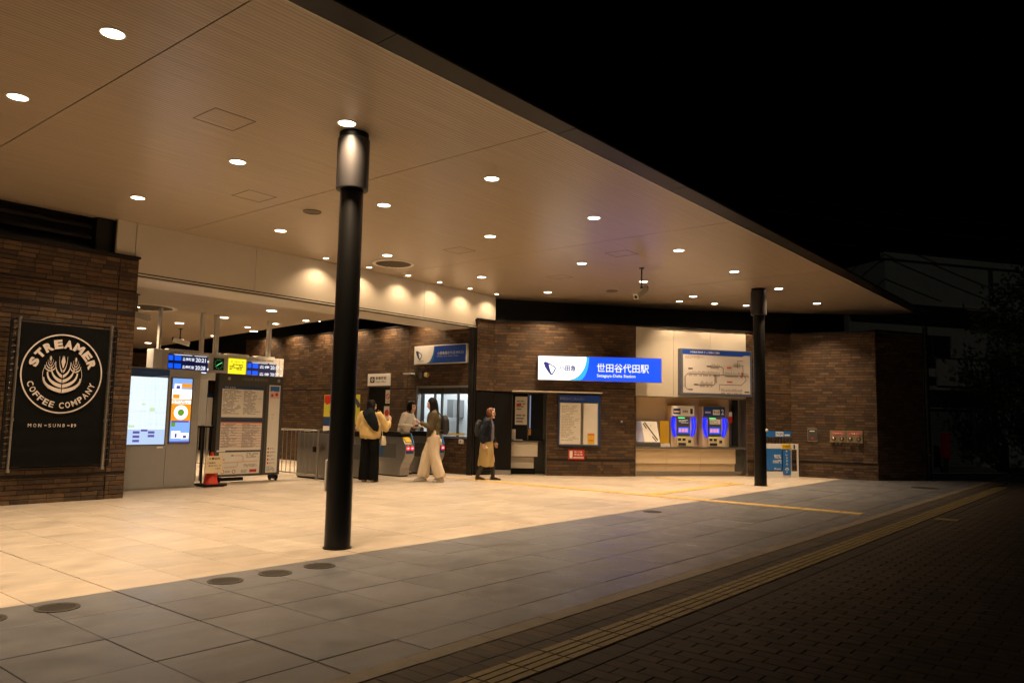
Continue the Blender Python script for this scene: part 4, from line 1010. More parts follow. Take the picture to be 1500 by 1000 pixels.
pbox('plate', m_red, t, 0, .38, -.006, 0, 0, .23); bm = BM(); write(bm, '駅 係員', .14, .33, .155, .195, -.0075, .02); write(bm, '呼出用', .14, .33, .09, .14, -.0075, .02); rect(bm, .12, .36, .035, .06, -.0075); rect(bm, .03, .10, .03, .20, -.0075); part('lettering', bm, m_white, t)
t = thing('wall_sensor', 'tiny grey sensor box on the brick pier left of the alcove', 'sensor', (*F4(.46, .012)[:2], 1.24), R(A4)); pbox('case', m_dgrey, t, 0, .09, -.03, 0, 0, .08, .006); pbox('button', m_white, t, .03, .06, -.034, -.03, .03, .06)

# ------------------------------------------------------------------ ticket machine alcove
t = thing('machine_alcove', 'pale panelled ticket machine alcove with steel counter shelf', 'alcove', (*F4(.88, 0)[:2], 0), R(A4))
for a, b in ((0, 1.0), (1.0, 2.0), (2.0, 3.0)): pbox('upper_panel', m_cream, t, a+.003, b-.003, -.004, .04, 1.905, 3.565)
m_beige = mat('beige laminate', (.62, .49, .32), .4, var=.03, vscale=3)
for a, b in ((0, .95), (.95, 1.9), (1.9, 2.72)): pbox('back_panel', m_beige, t, a+.003, b-.003, .34, .37, .70, 1.90)
pbox('top_lining', m_beige, t, 0, 3.0, .045, .37, 1.885, 1.90)
pbox('trim', m_steel, t, -.0, 3.0, -.012, .0, 1.885, 1.903); pbox('side_trim', m_steel, t, -.001, .012, -.016, .36, 0, 1.884)
pbox('shelf', m_steel, t, .013, 2.98, -.03, .34, .665, .698, .004)
for a, b in ((.013, .85), (.85, 1.75), (1.75, 2.716)): pbox('front_panel', m_beige, t, a+.003, b-.003, .05, .08, .30, .655)
for a, b in ((.013, .85), (.85, 1.75), (1.75, 2.715)): pbox('lower_panel', m_beige, t, a+.003, b-.003, .10, .13, .12, .292)
pbox('plinth', m_steel, t, .0, 2.98, .16, .18, 0, .115)
pbox('side_panel', m_steel, t, 2.72, 2.99, .30, .33, .70, 1.884); pbox('side_panel', m_steel, t, 2.985, 3.0, -.016, .33, 0, 1.884); pbox('side_glass', m_glass, t, 2.76, 2.93, .27, .28, .72, 1.88); pbox('lower_side', m_dgrey, t, 2.72, 2.985, .1, .12, .116, .66)
def fare_machine(s, n, word, label, c_head, c_txt):
    t = thing('ticket_machine', label, 'ticket machine', (*F4(s, 0)[:2], .70), R(A4), 'ticket machines in the alcove')
    pbox('cabinet', m_beige, t, 0, .62, .10, .335, 0, 1.0, .004)
    q = pbox('header', c_head, t, .02, .60, .06, .098, .75, .99)
    bm = BM(); write(bm, n, .49, .56, .80, .93, .058, .02); part('numeral', bm, c_txt, q)
    bm = BM(); rect(bm, .26, .45, .79, .92, .0585); part('name_field', bm, m_paper, q); bm = BM(); write(bm, word, .28, .43, .825, .89, .0572, .02); part('lettering', bm, m_ink, q)
    bm = BM(); rect(bm, .035, .23, .79, .93, .0585); part('colour_field', bm, m_navy if n == '1' else m_blue, q); bm = BM(); rect(bm, .05, .2, .83, .87, .0575); part('colour_word', bm, m_pink, q)
    for sg, x0 in ((-1, .0), (1, .62)):
        bm = BM(); pts = [(0, .72), (.085, .70), (.075, .45), (.105, .27), (.08, .24), (.03, .31), (-.01, .5)]
        prof = [(x0-sg*a, b) for a, b in pts]
        A = [bm.verts.new((x, .02, z)) for x, z in prof]; B = [bm.verts.new((x, .095, z)) for x, z in prof]; fs = [bm.faces.new(A), bm.faces.new(B[::-1])]
        for k in range(7): fs.append(bm.faces.new((A[k], A[(k+1) % 7], B[(k+1) % 7], B[k])))
        bmesh.ops.recalc_face_normals(bm, faces=fs); w_ = part('light_wing', bm, e_led, t)
        bm = BM(); ribbon(bm, [(x0-sg*.07, .68), (x0-sg*.04, .5), (x0-sg*.09, .27)], .012, .018); part('wing_highlight', bm, E('pale blue glow', (.12, .14, 1), 1.2) if 'pale blue glow' not in bpy.data.materials else bpy.data.materials['pale blue glow'], w_)
    pbox('face', m_dgrey, t, .14, .48, .06, .099, .26, .72)
    bm = BM(); rect(bm, .17, .46, .56, .68, .0585); part('fare_panel', bm, m_navy if n == '1' else m_offw, t)
    bm = BM(); small_print(bm, .18, .44, .57, .66, 3, .0575, seed=int(n)); part('print', bm, m_white if n == '1' else m_greyink, t)
    bm = BM(); rect(bm, .16, .34, .69, .715, .0575); part('status_lamp', bm, e_grn, t)
    bm = BM(); flat(bm, [(.15, .33), (.47, .33), (.45, .48), (.17, .48)], .057); sN = part('screen', bm, e_scrB, t)
    bm = BM()
    for k in range(3): rect(bm, .18+k*.085, .25+k*.085, .36, .45, .056)
    part('screen_button', bm, e_pnk, sN)
    pbox('lower_face', mat('machine cream', (.58, .5, .33), .4) if 'machine cream' not in bpy.data.materials else bpy.data.materials['machine cream'], t, .13, .56, .04, .099, .02, .255, .004)
    for a, b in ((.15, .23), (.27, .35)):
        pbox('slot', m_ink, t, a, b, .034, .0395, .15, .21); pbox('slot_lamp', E('slot yellow', (1, .8, .1), .8) if 'slot yellow' not in bpy.data.materials else bpy.data.materials['slot yellow'], t, a, b, .034, .0395, .222, .245)
    pbox('coin_tray', m_ink, t, .16, .36, .033, .0395, .04, .10); pbox('ticket_slot', m_ink, t, .42, .50, .034, .0395, .10, .17)
fare_machine(1.87, '1', '定期券', 'ticket machine numbered 1 with white header between blue light wings', m_white, m_ink)
fare_machine(2.72, '2', 'きっぷ', 'ticket machine numbered 2 with navy header between blue light wings', m_navy, m_white)
t = thing('guide_map_desk', 'sloped station guide map panel on the alcove shelf', 'map panel', (*F4(.90, 0)[:2], .70), R(A4))
bm = BM(); prism_x(bm, [(.0, 0), (.0, .08), (.20, .62), (.33, .62), (.33, 0)], 0, .64); part('desk', bm, m_dgrey, t)
def tilt(bm): 
    for v in bm.verts:
        u = (v.co.z-.08)/.54; v.co.y += -.004+.20*u
bm = BM(); rect(bm, .015, .625, .11, .60, 0); tilt(bm); part('sheet', bm, m_paper, t)
bm = BM(); rect(bm, .015, .22, .11, .60, -.002); tilt(bm); part('list_column', bm, mat('lavender print', (.36, .38, .58), .6), t)
bm = BM(); ribbon(bm, [(.30, .57), (.57, .16)], .032, -.003); ribbon(bm, [(.26, .54), (.32, .44)], .03, -.003); ribbon(bm, [(.45, .24), (.53, .13)], .025, -.003); rect(bm, .44, .46, .49, .51, -.003); tilt(bm); part('platform_plan', bm, m_ink, t)
t = thing('yellow_panel', 'amber yellow panel standing between guide map and machine one', 'panel', (*F4(1.58, 0)[:2], .70), R(A4)); pbox('board', mat('amber panel', (.50, .30, .02), .35), t, 0, .24, .12, .16, .08, .62); pbox('foot', m_offw, t, -.01, .26, .10, .2, 0, .078)
t = thing('red_tag', 'red and white safety tag hanging in the alcove corner', 'tag', (*F4(3.50, -.20)[:2], 1.30), R(A4)); pbox('tag', m_red, t, 0, .10, -.01, 0, 0, .16, .004); pbox('card', m_white, t, .01, .09, -.012, -.001, .161, .27); pbox('hook', m_black, t, .10, .15, -.02, .02, .14, .42)
# route map board
t = thing('route_map_board', 'large blue framed rail route map board above the machines', 'route map', (*F4(1.99, .16)[:2], 1.95), R(A4))
L, H = 1.96, 1.13
pbox('frame', mat('slate frame', (.09, .11, .16), .4), t, 0, L, 0, .15, 0, H, .008)
bm = BM(); rect(bm, .06, L-.06, .06, H-.06, -.003); part('map', bm, mat('map sheet', (.62, .58, .54), .5), t)
bm = BM(); rect(bm, .05, L-.05, H-.11, H-.03, -.0045); flat(bm, [(.05, H-.14), (L-.28, H-.14), (L-.22, H-.11), (.05, H-.11)], -.0045); part('title_bar', bm, m_blue, t)
bm = BM(); write(bm, '小田急線 路線図 きっぷ運賃のご案内', .25, 1.05, H-.10, H-.055, -.006, .01); part('lettering', bm, m_paper, t)
bm = BM(); small_print(bm, .12, .85, H-.24, H-.16, 3, -.0045, seed=70, gap=.4); part('print', bm, mat('tan ink', (.4, .32, .24), .7), t, kind='stuff')
bm = BM()
zz = H*.46
ribbon(bm, [(.18, zz), (1.86, zz-.01)], .014, -.005); ribbon(bm, [(.18, zz), (.12, zz-.06), (.12, .2), (.17, .14), (.26, .14)], .014, -.005)
ribbon(bm, [(1.15, zz), (1.15, H*.60), (1.10, H*.63), (.80, H*.63)], .014, -.005); ribbon(bm, [(.92, zz), (.92, .30), (.88, .26), (.48, .26)], .014, -.005)
ribbon(bm, [(1.78, zz), (1.78, .40), (1.65, .28), (1.05, .28), (1.05, .13)], .012, -.005); ribbon(bm, [(1.70, zz), (1.70, H*.68), (1.45, H*.68)], .012, -.005); ribbon(bm, [(1.55, H*.62), (1.55, H*.78), (1.70, H*.78)], .010, -.005)
part('route_line', bm, mat('route ink', (.10, .06, .055), .6), t)
bm = BM(); rn = random.Random(4)
def ticks(x0, x1, z, n, up=.05, dn=.035):
    for k in range(n):
        x = x0+(x1-x0)*k/(n-1); u = up*rn.uniform(.6, 1.5); rect(bm, x-.006, x+.006, z+.012, z+.012+u, -.005)
        if rn.random() < .8: rect(bm, x-.009, x+.009, z-.014-dn, z-.014, -.005)
ticks(.22, 1.04, zz, 26); ticks(1.2, 1.84, zz, 22); ticks(.82, 1.05, H*.63, 9, .045); ticks(.52, .84, .26, 12, .06); ticks(1.1, 1.66, .10, 22, .05); ticks(1.45, 1.6, H*.68, 5, .03)
for k in range(9): rect(bm, .075, .105, .2+k*.03, .212+k*.03, -.005); rect(bm, .93, .98, .32+k*.02, .33+k*.02, -.005)
part('station_mark', bm, mat('map ink', (.20, .17, .16), .7), t, kind='stuff')
bm = BM(); rect(bm, 1.655, 1.685, zz-.06, zz+.08, -.006); rect(bm, 1.25, 1.38, H*.61, H*.635, -.006); rect(bm, 1.25, 1.40, .34, .365, -.006); part('red_mark', bm, m_red, t)
bm = BM()
for (a, b, c) in ((.70, .82, H*.62), (.20, .32, H*.56), (.35, .47, .25), (.2, .32, .125), (1.74, 1.87, .10)): rect(bm, a, b, c, c+.028, -.006)
part('terminus_tag', bm, m_ink, t)

# ------------------------------------------------------------------ umbrella rental stand
t = thing('umbrella_stand', 'white and blue umbrella rental stand against the brick corner', 'umbrella stand', (*F4(4.10, .36)[:2], 0), R(A4))
pbox('frame_post', m_white, t, 0, .03, 0, .03, 0, .82); pbox('frame_post', m_white, t, .97, 1.0, 0, .03, 0, .82); pbox('frame_post', m_white, t, .97, 1.0, .27, .30, 0, .82); pbox('frame_post', m_white, t, 0, .03, .27, .30, 0, .82)
pbox('top_rail', m_white, t, .03, .97, 0, .03, .68, .82); pbox('bottom_rail', m_white, t, .03, .97, 0, .03, .0, .15); pbox('back_panel', mat('smoked acrylic', (.42, .40, .32), .25), t, .03, .97, .27, .28, .15, .82)
pbox('top_rail', m_white, t, .97, 1.0, .03, .27, .76, .82); pbox('bottom_rail', m_white, t, .97, 1.0, .03, .27, 0, .06)
p1 = pbox('banner', m_cyan, t, .06, .52, -.008, -.001, .17, .70)
bm = BM(); write(bm, '90%', .30, .50, .46, .56, -.0095, .02); write(bm, '100円', .27, .50, .34, .43, -.0095, .02); write(bm, 'iKasa', .30, .48, .19, .24, -.0095, .01); part('lettering', bm, m_white, p1)
p2 = pbox('banner', m_cyan, t, .55, .77, -.010, -.001, .06, .67)
bm = BM()
for k, c in enumerate('傘レンタル'): write(bm, c, .63, .69, .60-.075*k, .655-.075*k, -.0115, .02)
ring(bm, .66, .19, .035, .05, -.0115, 20, R(0), R(180)); ribbon(bm, [(.61, .19), (.71, .19)], .012, -.0115); ribbon(bm, [(.66, .19), (.66, .12), (.63, .12)], .012, -.0115); part('lettering', bm, m_white, p2)
p3 = pbox('badge', m_yel, t, .53, .78, -.014, -.001, .69, .81, .01)
bm = BM(); write(bm, 'いま0円', .56, .75, .72, .78, -.0155, .02); part('lettering', bm, m_ink, p3)
pbox('lock', m_ink, t, .86, .90, -.006, -.001, .70, .80)
for k, x in enumerate((.12, .22, .32, .42, .52, .60, .68)):
    u = thing('umbrella', f'{ORD[k]} dark rental umbrella from the left in the white stand', 'umbrella', (*F4(4.10+x, .24)[:2], 0), R(A4+7*(k % 3)), 'umbrellas in the rental stand')
    bm = BM(); tube(bm, [(0, 0, .03), (0, 0, .1), (0, 0, .45), (0, 0, .80), (0, 0, .84)], [.006, .02, .038, .03, .012], 10); part('canopy', bm, m_ink if k % 2 else m_navy, u, True)
    bm = BM(); cyl(bm, (0, 0, .84), (0, 0, .98), .012, .014, 10); ball(bm, (0, 0, .98), .017, 1); part('handle', bm, m_ink, u, True)
t = thing('stand_header', 'blue and white cardboard topper above the rental umbrellas', 'sign', (*F4(4.18, .33)[:2], .98), R(A4))
pbox('board', m_cyan, t, 0, .74, 0, .01, 0, .15); bm = BM(); rect(bm, .30, .52, .02, .13, -.0012); part('white_field', bm, m_white, t); bm = BM(); write(bm, 'アイカサ', .32, .50, .04, .11, -.0025, .05); part('lettering', bm, m_cyan, t); bm = BM(); rect(bm, .55, .70, .03, .07, -.0012); part('white_strip', bm, m_white, t)
for x_ in (.04, .68): pbox('stay', m_dgrey, t, x_, x_+.02, .002, .008, -.17, -.001)
# ------------------------------------------------------------------ intercom and hose connection
t = thing('intercom_plate', 'steel intercom plate with red button on the end wall', 'intercom', (*F5(.38, .013)[:2], .88), R(A5))
pbox('plate', m_steel, t, 0, .23, -.02, 0, 0, .33, .004); pbox('panel', m_dgrey, t, .01, .22, -.024, -.0205, .02, .31); bm = BM(); rect(bm, .05, .17, .25, .275, -.0255); part('label_strip', bm, m_white, t); pbox('button', m_red, t, .09, .14, -.03, -.0245, .06, .11)
t = thing('hose_connection', 'steel fire hose connection plate with four couplings and red labels', 'hose connection', (*F5(.90, .013)[:2], .88), R(A5))
m_hose = mat('brass tinted steel', (.52, .42, .28), .35, .8)
for k in (0, 1):
    o = .375*k; pbox('plate', m_hose, t, o, o+.365, -.025, 0, 0, .29, .004); pbox('label', m_red, t, o+.05, o+.32, -.029, -.0255, .185, .265)
    bm = BM(); write(bm, '連結送水口' if k == 0 else '連結散水口', o+.06, o+.31, .20, .25, -.0305, .02); part('lettering', bm, m_white, t)
    for x in (.09, .275):
        bm = BM(); cyl(bm, (o+x, -.026, .09), (o+x, -.075, .09), .05, .046, 18); part('coupling', bm, m_ink, t, True)
    for x in (.09, .275):
        bm = BM(); cyl(bm, (o+x, -.076, .09), (o+x, -.085, .09), .03, .02, 14); part('cap', bm, m_hose, t, True)
bm = BM(); 
for x in (.12, .2, .45, .62): ribbon(bm, [(x, 0), (x+.02, -.05), (x+.05, 0)], .008, -.02)
part('chain', bm, m_steel, t)
t = thing('downpipe', 'dark downpipe at the street end of the unlit wall', 'pipe', (21.5, 4.28, 0)); bm = BM(); cyl(bm, (0, 0, 0), (0, 0, 3.8), .06, .06, 14); part('pipe', bm, m_cop, t, True)
for z in (.6, 2.0, 3.3): pbox('clip', m_cop, t, -.075, .075, -.07, .07, z, z+.03)

# ------------------------------------------------------------------ street beyond: house, fire box, lamp, trees
HA = -33.9; HP = (25.27, 5.42)
h = thing('house', 'unlit two storey house with balcony and closed shutter across the street', 'house', (*HP, 0), R(HA))
m_plas = mat('house plaster', (.42, .42, .38), .85, var=.12, vscale=3, bump=.2, bscale=60); m_hroof = mat('house roof tile', (.09, .09, .085), .8, var=.2)
pbox('ground_floor_wall', m_plas, h, -2.2, .38, 0, .2, 0, 2.36); pbox('ground_floor_wall', m_plas, h, 2.36, 3.6, 0, .2, 0, 2.36); pbox('lintel', m_plas, h, .38, 2.36, 0, .2, 1.85, 2.36); pbox('side_wall', m_plas, h, 3.4, 3.6, .2, 6, 0, 4.9)
bm = BM(); box(bm, .38, 2.36, .14, .17, .12, 1.85)
sh = part('shutter', bm, mat('shutter grey', (.24, .24, .23), .6, .2), h)
for k in range(21): pbox('slat', bpy.data.materials['shutter grey'], sh, .39, 2.35, .115, .139, .125+k*.082, .197+k*.082)
pbox('step', m_kerb, h, .2, 2.6, -.35, .13, 0, .12)
pbox('awning', m_plas, h, .0, 3.0, -.8, -.002, 2.37, 2.48)
# upper wall with a window opening
pbox('upper_wall', m_plas, h, -2.2, .2, 0, .2, 2.36, 4.9); pbox('upper_wall', m_plas, h, 1.55, 3.4, 0, .2, 2.36, 4.9); pbox('upper_wall', m_plas, h, .2, 1.55, 0, .2, 2.36, 3.05); pbox('upper_wall', m_plas, h, .2, 1.55, 0, .2, 4.05, 4.9)
wf = pbox('window', m_dgrey, h, .2, 1.55, .06, .10, 3.05, 4.05); pbox('pane', m_glass, wf, .25, .85, .045, .059, 3.10, 4.0); pbox('pane', m_glass, wf, .90, 1.50, .045, .059, 3.10, 4.0)
pbox('balcony', m_plas, h, .08, 2.25, -.9, -.82, 2.49, 3.26); pbox('balcony', m_plas, h, 2.17, 2.25, -.82, -.002, 2.49, 3.26); pbox('balcony_rail', m_steel, h, .05, 2.28, -.92, -.80, 3.261, 3.30)
bm = BM(); prism_x(bm, [(-.7, 4.86), (-.7, 4.96), (3.2, 5.7), (7, 5.0), (7, 4.9), (3.2, 5.55)], -2.6, 4.0); rf = part('roof', bm, m_hroof, h)
pbox('gutter', m_plas, h, -2.6, 4.0, -.80, -.705, 4.80, 4.94)
h2 = thing('apartment_block', 'plain pale grey block rising just above the house eave', 'building', (31.5, 3.4, 0), R(HA))
pbox('wall', m_plas, h2, -5.5, 3.2, 0, 6, 0, 6.75)
pbox('parapet', m_plas, h2, -5.6, 3.3, -.1, .1, 6.752, 6.95); pbox('downpipe', m_dgrey, h2, -1.2, -1.1, -.1, -.001, 0, 6.75)
t = thing('hydrant_box', 'red fire equipment box before the shutter across the street', 'fire box', (24.95, 5.03, 0), R(HA)); pbox('case', m_red, t, .45, .62, -.25, -.05, .42, 1.16, .02); pbox('stand', m_dgrey, t, .48, .59, -.2, -.1, 0, .419); pbox('door', m_red, t, .465, .605, -.256, -.2505, .47, 1.10)
t = thing('street_lamp', 'small distant lit street lamp among the trees', 'street lamp', (35.5, 1.1, 0)); bm = BM(); cyl(bm, (0, 0, 0), (0, 0, 7.3), .06, .04, 10); part('pole', bm, m_dgrey, t, True); bm = BM(); cyl(bm, (0, -.0, 7.31), (0, 0, 7.85), .06, .07, 12); part('lamp_head', bm, E('lamp white', (.9, .95, 1), .30), t, True)
bm = BM(); cyl(bm, (0, 0, 7.70), (0, 0, 7.9), .075, .075, 12); part('lamp_glow', bm, E('lamp white bright', (.95, .97, 1), 1.2), t, True)
m_leaf = mat('night foliage', (.035, .055, .022), .7, island=.4); m_bark = mat('bark', (.07, .055, .04), .9, var=.2, bump=.5, bscale=20)
def tree(x, y, label, hgt, rad, seed, n, low=1.0):
    rn = random.Random(seed); t = thing('tree', label, 'tree', (x, y, 0), 0, 'trees across the street')
    bm = BM(); pts = [Vector((0, 0, 0))]
    for k in range(1, 6): pts.append(Vector((rn.uniform(-.12, .12)*k*.5, rn.uniform(-.12, .12)*k*.5, hgt*.75*k/5)))
    tube(bm, pts, [.17, .14, .12, .10, .07, .04], 10); part('trunk', bm, m_bark, t, True)
    tips = []
    for k in range(16):
        b = pts[rn.randint(1, 5)]; a = rn.uniform(0, 6.28); l = rad*rn.uniform(.5, 1.0); e = b+Vector((math.cos(a)*l, math.sin(a)*l, rn.uniform(-.1, .6)*l)); mid = (b+e)/2+Vector((0, 0, .12*l))
        bm = BM(); tube(bm, [b, mid, e], [.045, .03, .012], 7); part('branch', bm, m_bark, t, True); tips += [e, mid, e.lerp(mid, .5)]
    bm = BM()
    for k in range(n):
        c = rn.choice(tips); g = Vector((rn.gauss(0, .30), rn.gauss(0, .30), rn.gauss(0, .24))); p = c+g
        if p.z < low: continue
        u = Vector((rn.gauss(0, 1), rn.gauss(0, 1), rn.gauss(0, .6))).normalized(); v = u.cross(Vector((rn.gauss(0, 1), rn.gauss(0, 1), rn.gauss(0, 1)))).normalized(); s = rn.uniform(.05, .10)
        bm.faces.new([bm.verts.new(p+u*s), bm.verts.new(p+v*s*.5), bm.verts.new(p-u*s), bm.verts.new(p-v*s*.5)])
    part('crown', bm, m_leaf, t, kind='stuff')
tree(24.6, 2.1, 'nearer dark leafy tree at the pavement end, right of the house', 6.2, 1.5, 3, 6000, .6)
tree(27.2, 1.0, 'dark tree behind the nearer tree by the street', 8.5, 2.2, 8, 6000, .8)
tree(25.6, -1.1, 'dark tree cut by the right edge beside the street', 7.5, 2.0, 12, 6000, .5)

for k, (za, zb) in enumerate(((8.6, 7.4), (8.1, 7.0), (7.3, 6.5))):
    bm = BM(); pts_ = [Vector((23.2, 9.5, za)).lerp(Vector((33, -4, zb)), q/10)+Vector((0, 0, -.5*math.sin(math.pi*q/10))) for q in range(11)]
    tube(bm, pts_, [.022]*11, 6); tag(put('overhead_cable', mesh_of(bm, 'overhead_cable', m_ink, True)), f'{("top", "middle", "lowest")[k]} one of three dark overhead cables before the house roof', 'cable', 'overhead cables across the street')
#PEOPLE#
# ------------------------------------------------------------------ people
m_skin = mat('skin', (.58, .36, .25), .5, var=.05, vscale=20)
m_hairb = mat('black hair', (.005, .0042, .004), .6, spec=.15, var=.3, vscale=60, stretch=(1, 1, .1)); m_hairr = mat('brown hair', (.13, .045, .02), .4, var=.3, vscale=60, stretch=(1, 1, .1))
m_lip = mat('lip', (.42, .13, .10), .5); m_eye = mat('eye dark', (.015, .012, .01), .25)
def solid(bm, name, m_, parent=None, voxel=.01, smooth=3, fold=0, fs=(9, 9, 3.2), seed=0):
    """melt overlapping closed shapes into one continuous skin, then add cloth folds"""
    me = bpy.data.meshes.new(name); bm.to_mesh(me); bm.free(); o = bpy.data.objects.new(name, me); COL.objects.link(o)
    r = o.modifiers.new('r', 'REMESH'); r.mode = 'VOXEL'; r.voxel_size = voxel
    if smooth: s = o.modifiers.new('s', 'SMOOTH'); s.iterations = smooth; s.factor = .5
    dg = bpy.context.evaluated_depsgraph_get(); me2 = bpy.data.meshes.new_from_object(o.evaluated_get(dg)); bpy.data.objects.remove(o)
    if fold:
        me2.update(); nn = [v.normal.copy() for v in me2.vertices]
        for v, n_ in zip(me2.vertices, nn):
            c = Vector((v.co.x*fs[0]+seed, v.co.y*fs[1], v.co.z*fs[2])); f = noise.noise(c)+.5*noise.noise(c*2.3)
            v.co += n_*fold*f
    me2.materials.clear(); me2.materials.append(m_)
    for p in me2.polygons: p.use_smooth = True; p.material_index = 0
    me2.name = name
    return put(name, me2, parent)
V = Vector
def limb(bm, pts, rad, n=14):
    tube(bm, pts, rad, n)
    for p, r in zip(pts, rad):
        rr = r if not isinstance(r, tuple) else min(r); ball(bm, p, rr*.985, 2)
def hand(bm, wrist, d, nrm, side, curl=.5):
    """palm and five unequal bent fingers; d along the hand, nrm out of the palm, side towards the thumb"""
    d, nrm, side = V(d).normalized(), V(nrm).normalized(), V(side).normalized(); w0 = V(wrist)
    for q in (-.026, -.009, .009, .026): limb(bm, [w0+d*.008+side*q*.55, w0+d*.045+side*q*.95, w0+d*.080+side*q], [.0135, .0135, .0115], 8)
    for q, l in ((.027, .066), (.009, .076), (-.009, .070), (-.026, .054)):
        a = w0+d*.078+side*q; a1 = a+(d*(1-curl*.45)+nrm*curl*.7).normalized()*l*.5; a2 = a1+(d*(1-curl*1.1)+nrm*curl*1.1).normalized()*l*.5
        limb(bm, [a, a1, a2], [.0098, .0088, .0075], 8)
    a = w0+d*.022+side*.026; a1 = a+(d*.6+side*.75+nrm*.25).normalized()*.036; limb(bm, [w0+d*.012+side*.012, a, a1, a1+(d*.8+side*.15+nrm*.5*curl).normalized()*.030], [.014, .0135, .0105, .0085], 8)
def person(label, loc, rz, scale, J, group=None, voxel=.0065):
    bm = BM(); ch, ne, hd = V(J['chest']), V(J['neck']), V(J['head']); pe = V(J['pelvis']); yaw_, nod = R(J.get('yaw', 0)), R(J.get('nod', 0))
    wa = pe.lerp(ch, .45)
    tube(bm, [pe-V((0, 0, .10)), pe, wa, ch, ch.lerp(ne, .55), ne], [(.13, .09), (.165, .115), (.125, .09), (.15, .105), (.145, .085), (.06, .055)], 20)
    Rt = Matrix.Rotation(yaw_, 3, 'Z') @ Matrix.Rotation(-nod, 3, 'X')
    limb(bm, [ne-V((0, 0, .03)), ne.lerp(hd, .45), hd-V((0, .01, .05))], [.056, .048, .050])
    ball(bm, hd, (.073, .092, .108), 3, Rt); ball(bm, hd+Rt@V((0, .028, -.062)), (.050, .056, .056), 2, Rt); ball(bm, hd+Rt@V((0, .070, -.098)), (.020, .018, .016), 2, Rt)
    limb(bm, [hd+Rt@V((0, .086, .012)), hd+Rt@V((0, .100, -.022)), hd+Rt@V((0, .096, -.036))], [.009, .0125, .012], 8)
    for s in (-1, 1):
        ball(bm, hd+Rt@V((.074*s, -.004, -.012)), (.011, .020, .031), 2, Rt); ball(bm, hd+Rt@V((.040*s, .062, -.030)), (.026, .024, .024), 2, Rt)
        limb(bm, [hd+Rt@V((.014*s, .088, .026)), hd+Rt@V((.050*s, .074, .027))], [.009, .008], 8)
    ball(bm, hd+Rt@V((0, .083, -.062)), (.024, .013, .013), 2, Rt)
    for s in 'lr':
        sg = 1 if s == 'r' else -1
        hp, kn, an, to = [V(J[k+s]) for k in ('hip_', 'knee_', 'ankle_', 'toe_')]
        limb(bm, [hp, hp.lerp(kn, .5), kn, kn.lerp(an, .35), an], [.085, .072, .053, .052, .036])
        he = an+(an-to).normalized()*.045; he.z = min(an.z, to.z+.03)-.03
        limb(bm, [he, an-V((0, 0, .035)), to], [.036, .036, .026])
        sh, el, wr = [V(J[k+s]) for k in ('sh_', 'el_', 'wr_')]
        limb(bm, [ch.lerp(ne, .6), sh, sh.lerp(el, .5), el, el.lerp(wr, .3), wr], [.06, .05, .043, .035, .036, .025])
        h = J['hand_'+s]; hand(bm, wr, h[0], h[1], h[2], h[3])
    o = solid(bm, 'person', m_skin, None, voxel, 4); o.location = loc; o.rotation_euler = (0, 0, rz); o.scale = (scale,)*3
    tag(o, label, 'person', group)
    for s in (-1, 1):
        bm = BM(); ball(bm, hd+Rt@V((.031*s, .0825, .006)), (.0125, .008, .0062), 2, Rt); part('eye', bm, m_eye, o, True)
        bm = BM(); limb(bm, [hd+Rt@V((.016*s, .0935, .032)), hd+Rt@V((.050*s, .080, .031))], [.004, .003], 6); part('eyebrow', bm, m_eye, o, True)
    bm = BM(); ball(bm, hd+Rt@V((0, .0945, -.062)), (.020, .005, .006), 2, Rt); part('mouth', bm, m_lip, o, True)
    o['hd'] = list(hd); return o, hd, Rt
def shoe(parent, an, to, m_, sole=None, high=.0, kn=None):
    an, to = V(an), V(to); d = (to-an); d.z = 0; d.normalize(); zb = to.z-.03
    for nm, mm, z0, z1, g in (('shoe', m_, .012, .075, 0), ('sole', sole or m_, 0, .022, .004)):
        bm = BM(); he = V((an.x, an.y, 0))-d*.055; ti = V((to.x, to.y, 0))+d*.035; L_ = (ti-he).length; s = V((d.y, -d.x, 0)); rings = []
        tilt_ = (an.z-.085)*.8
        prof = [(0, .028, .9), (.15, .038, 1), (.45, .036, .95), (.72, .046, .62), (.9, .04, .45), (1, .018, .3)]
        top, bot = [], []
        for u, wd, hh in prof:
            for lst, zz in ((bot, z0), (top, z0+(z1-z0)*hh if nm == 'shoe' else z1)):
                c = he+d*u*L_+V((0, 0, zb+zz+max(0, tilt_)*(1-u))); lst.append((bm.verts.new(c-s*(wd+g)), bm.verts.new(c+s*(wd+g))))
        for k in range(5):
            bm.faces.new((bot[k][0], bot[k][1], bot[k+1][1], bot[k+1][0])); bm.faces.new((top[k][0], top[k+1][0], top[k+1][1], top[k][1]))
            for q in (0, 1): bm.faces.new((bot[k][q], bot[k+1][q], top[k+1][q], top[k][q]))
        bm.faces.new((bot[0][0], top[0][0], top[0][1], bot[0][1])); bm.faces.new((bot[5][0], bot[5][1], top[5][1], top[5][0]))
        bmesh.ops.recalc_face_normals(bm, faces=bm.faces); bmesh.ops.bevel(bm, geom=list(bm.edges), offset=.008, segments=2, affect='EDGES')
        part(nm, bm, mm, parent, True)
        if nm == 'shoe' and high:
            bm = BM(); limb(bm, [an-V((0, 0, .03)), an, an.lerp(V(kn), high)], [.044, .046, .06]); solid(bm, 'sock', m_, parent, .01, 2)
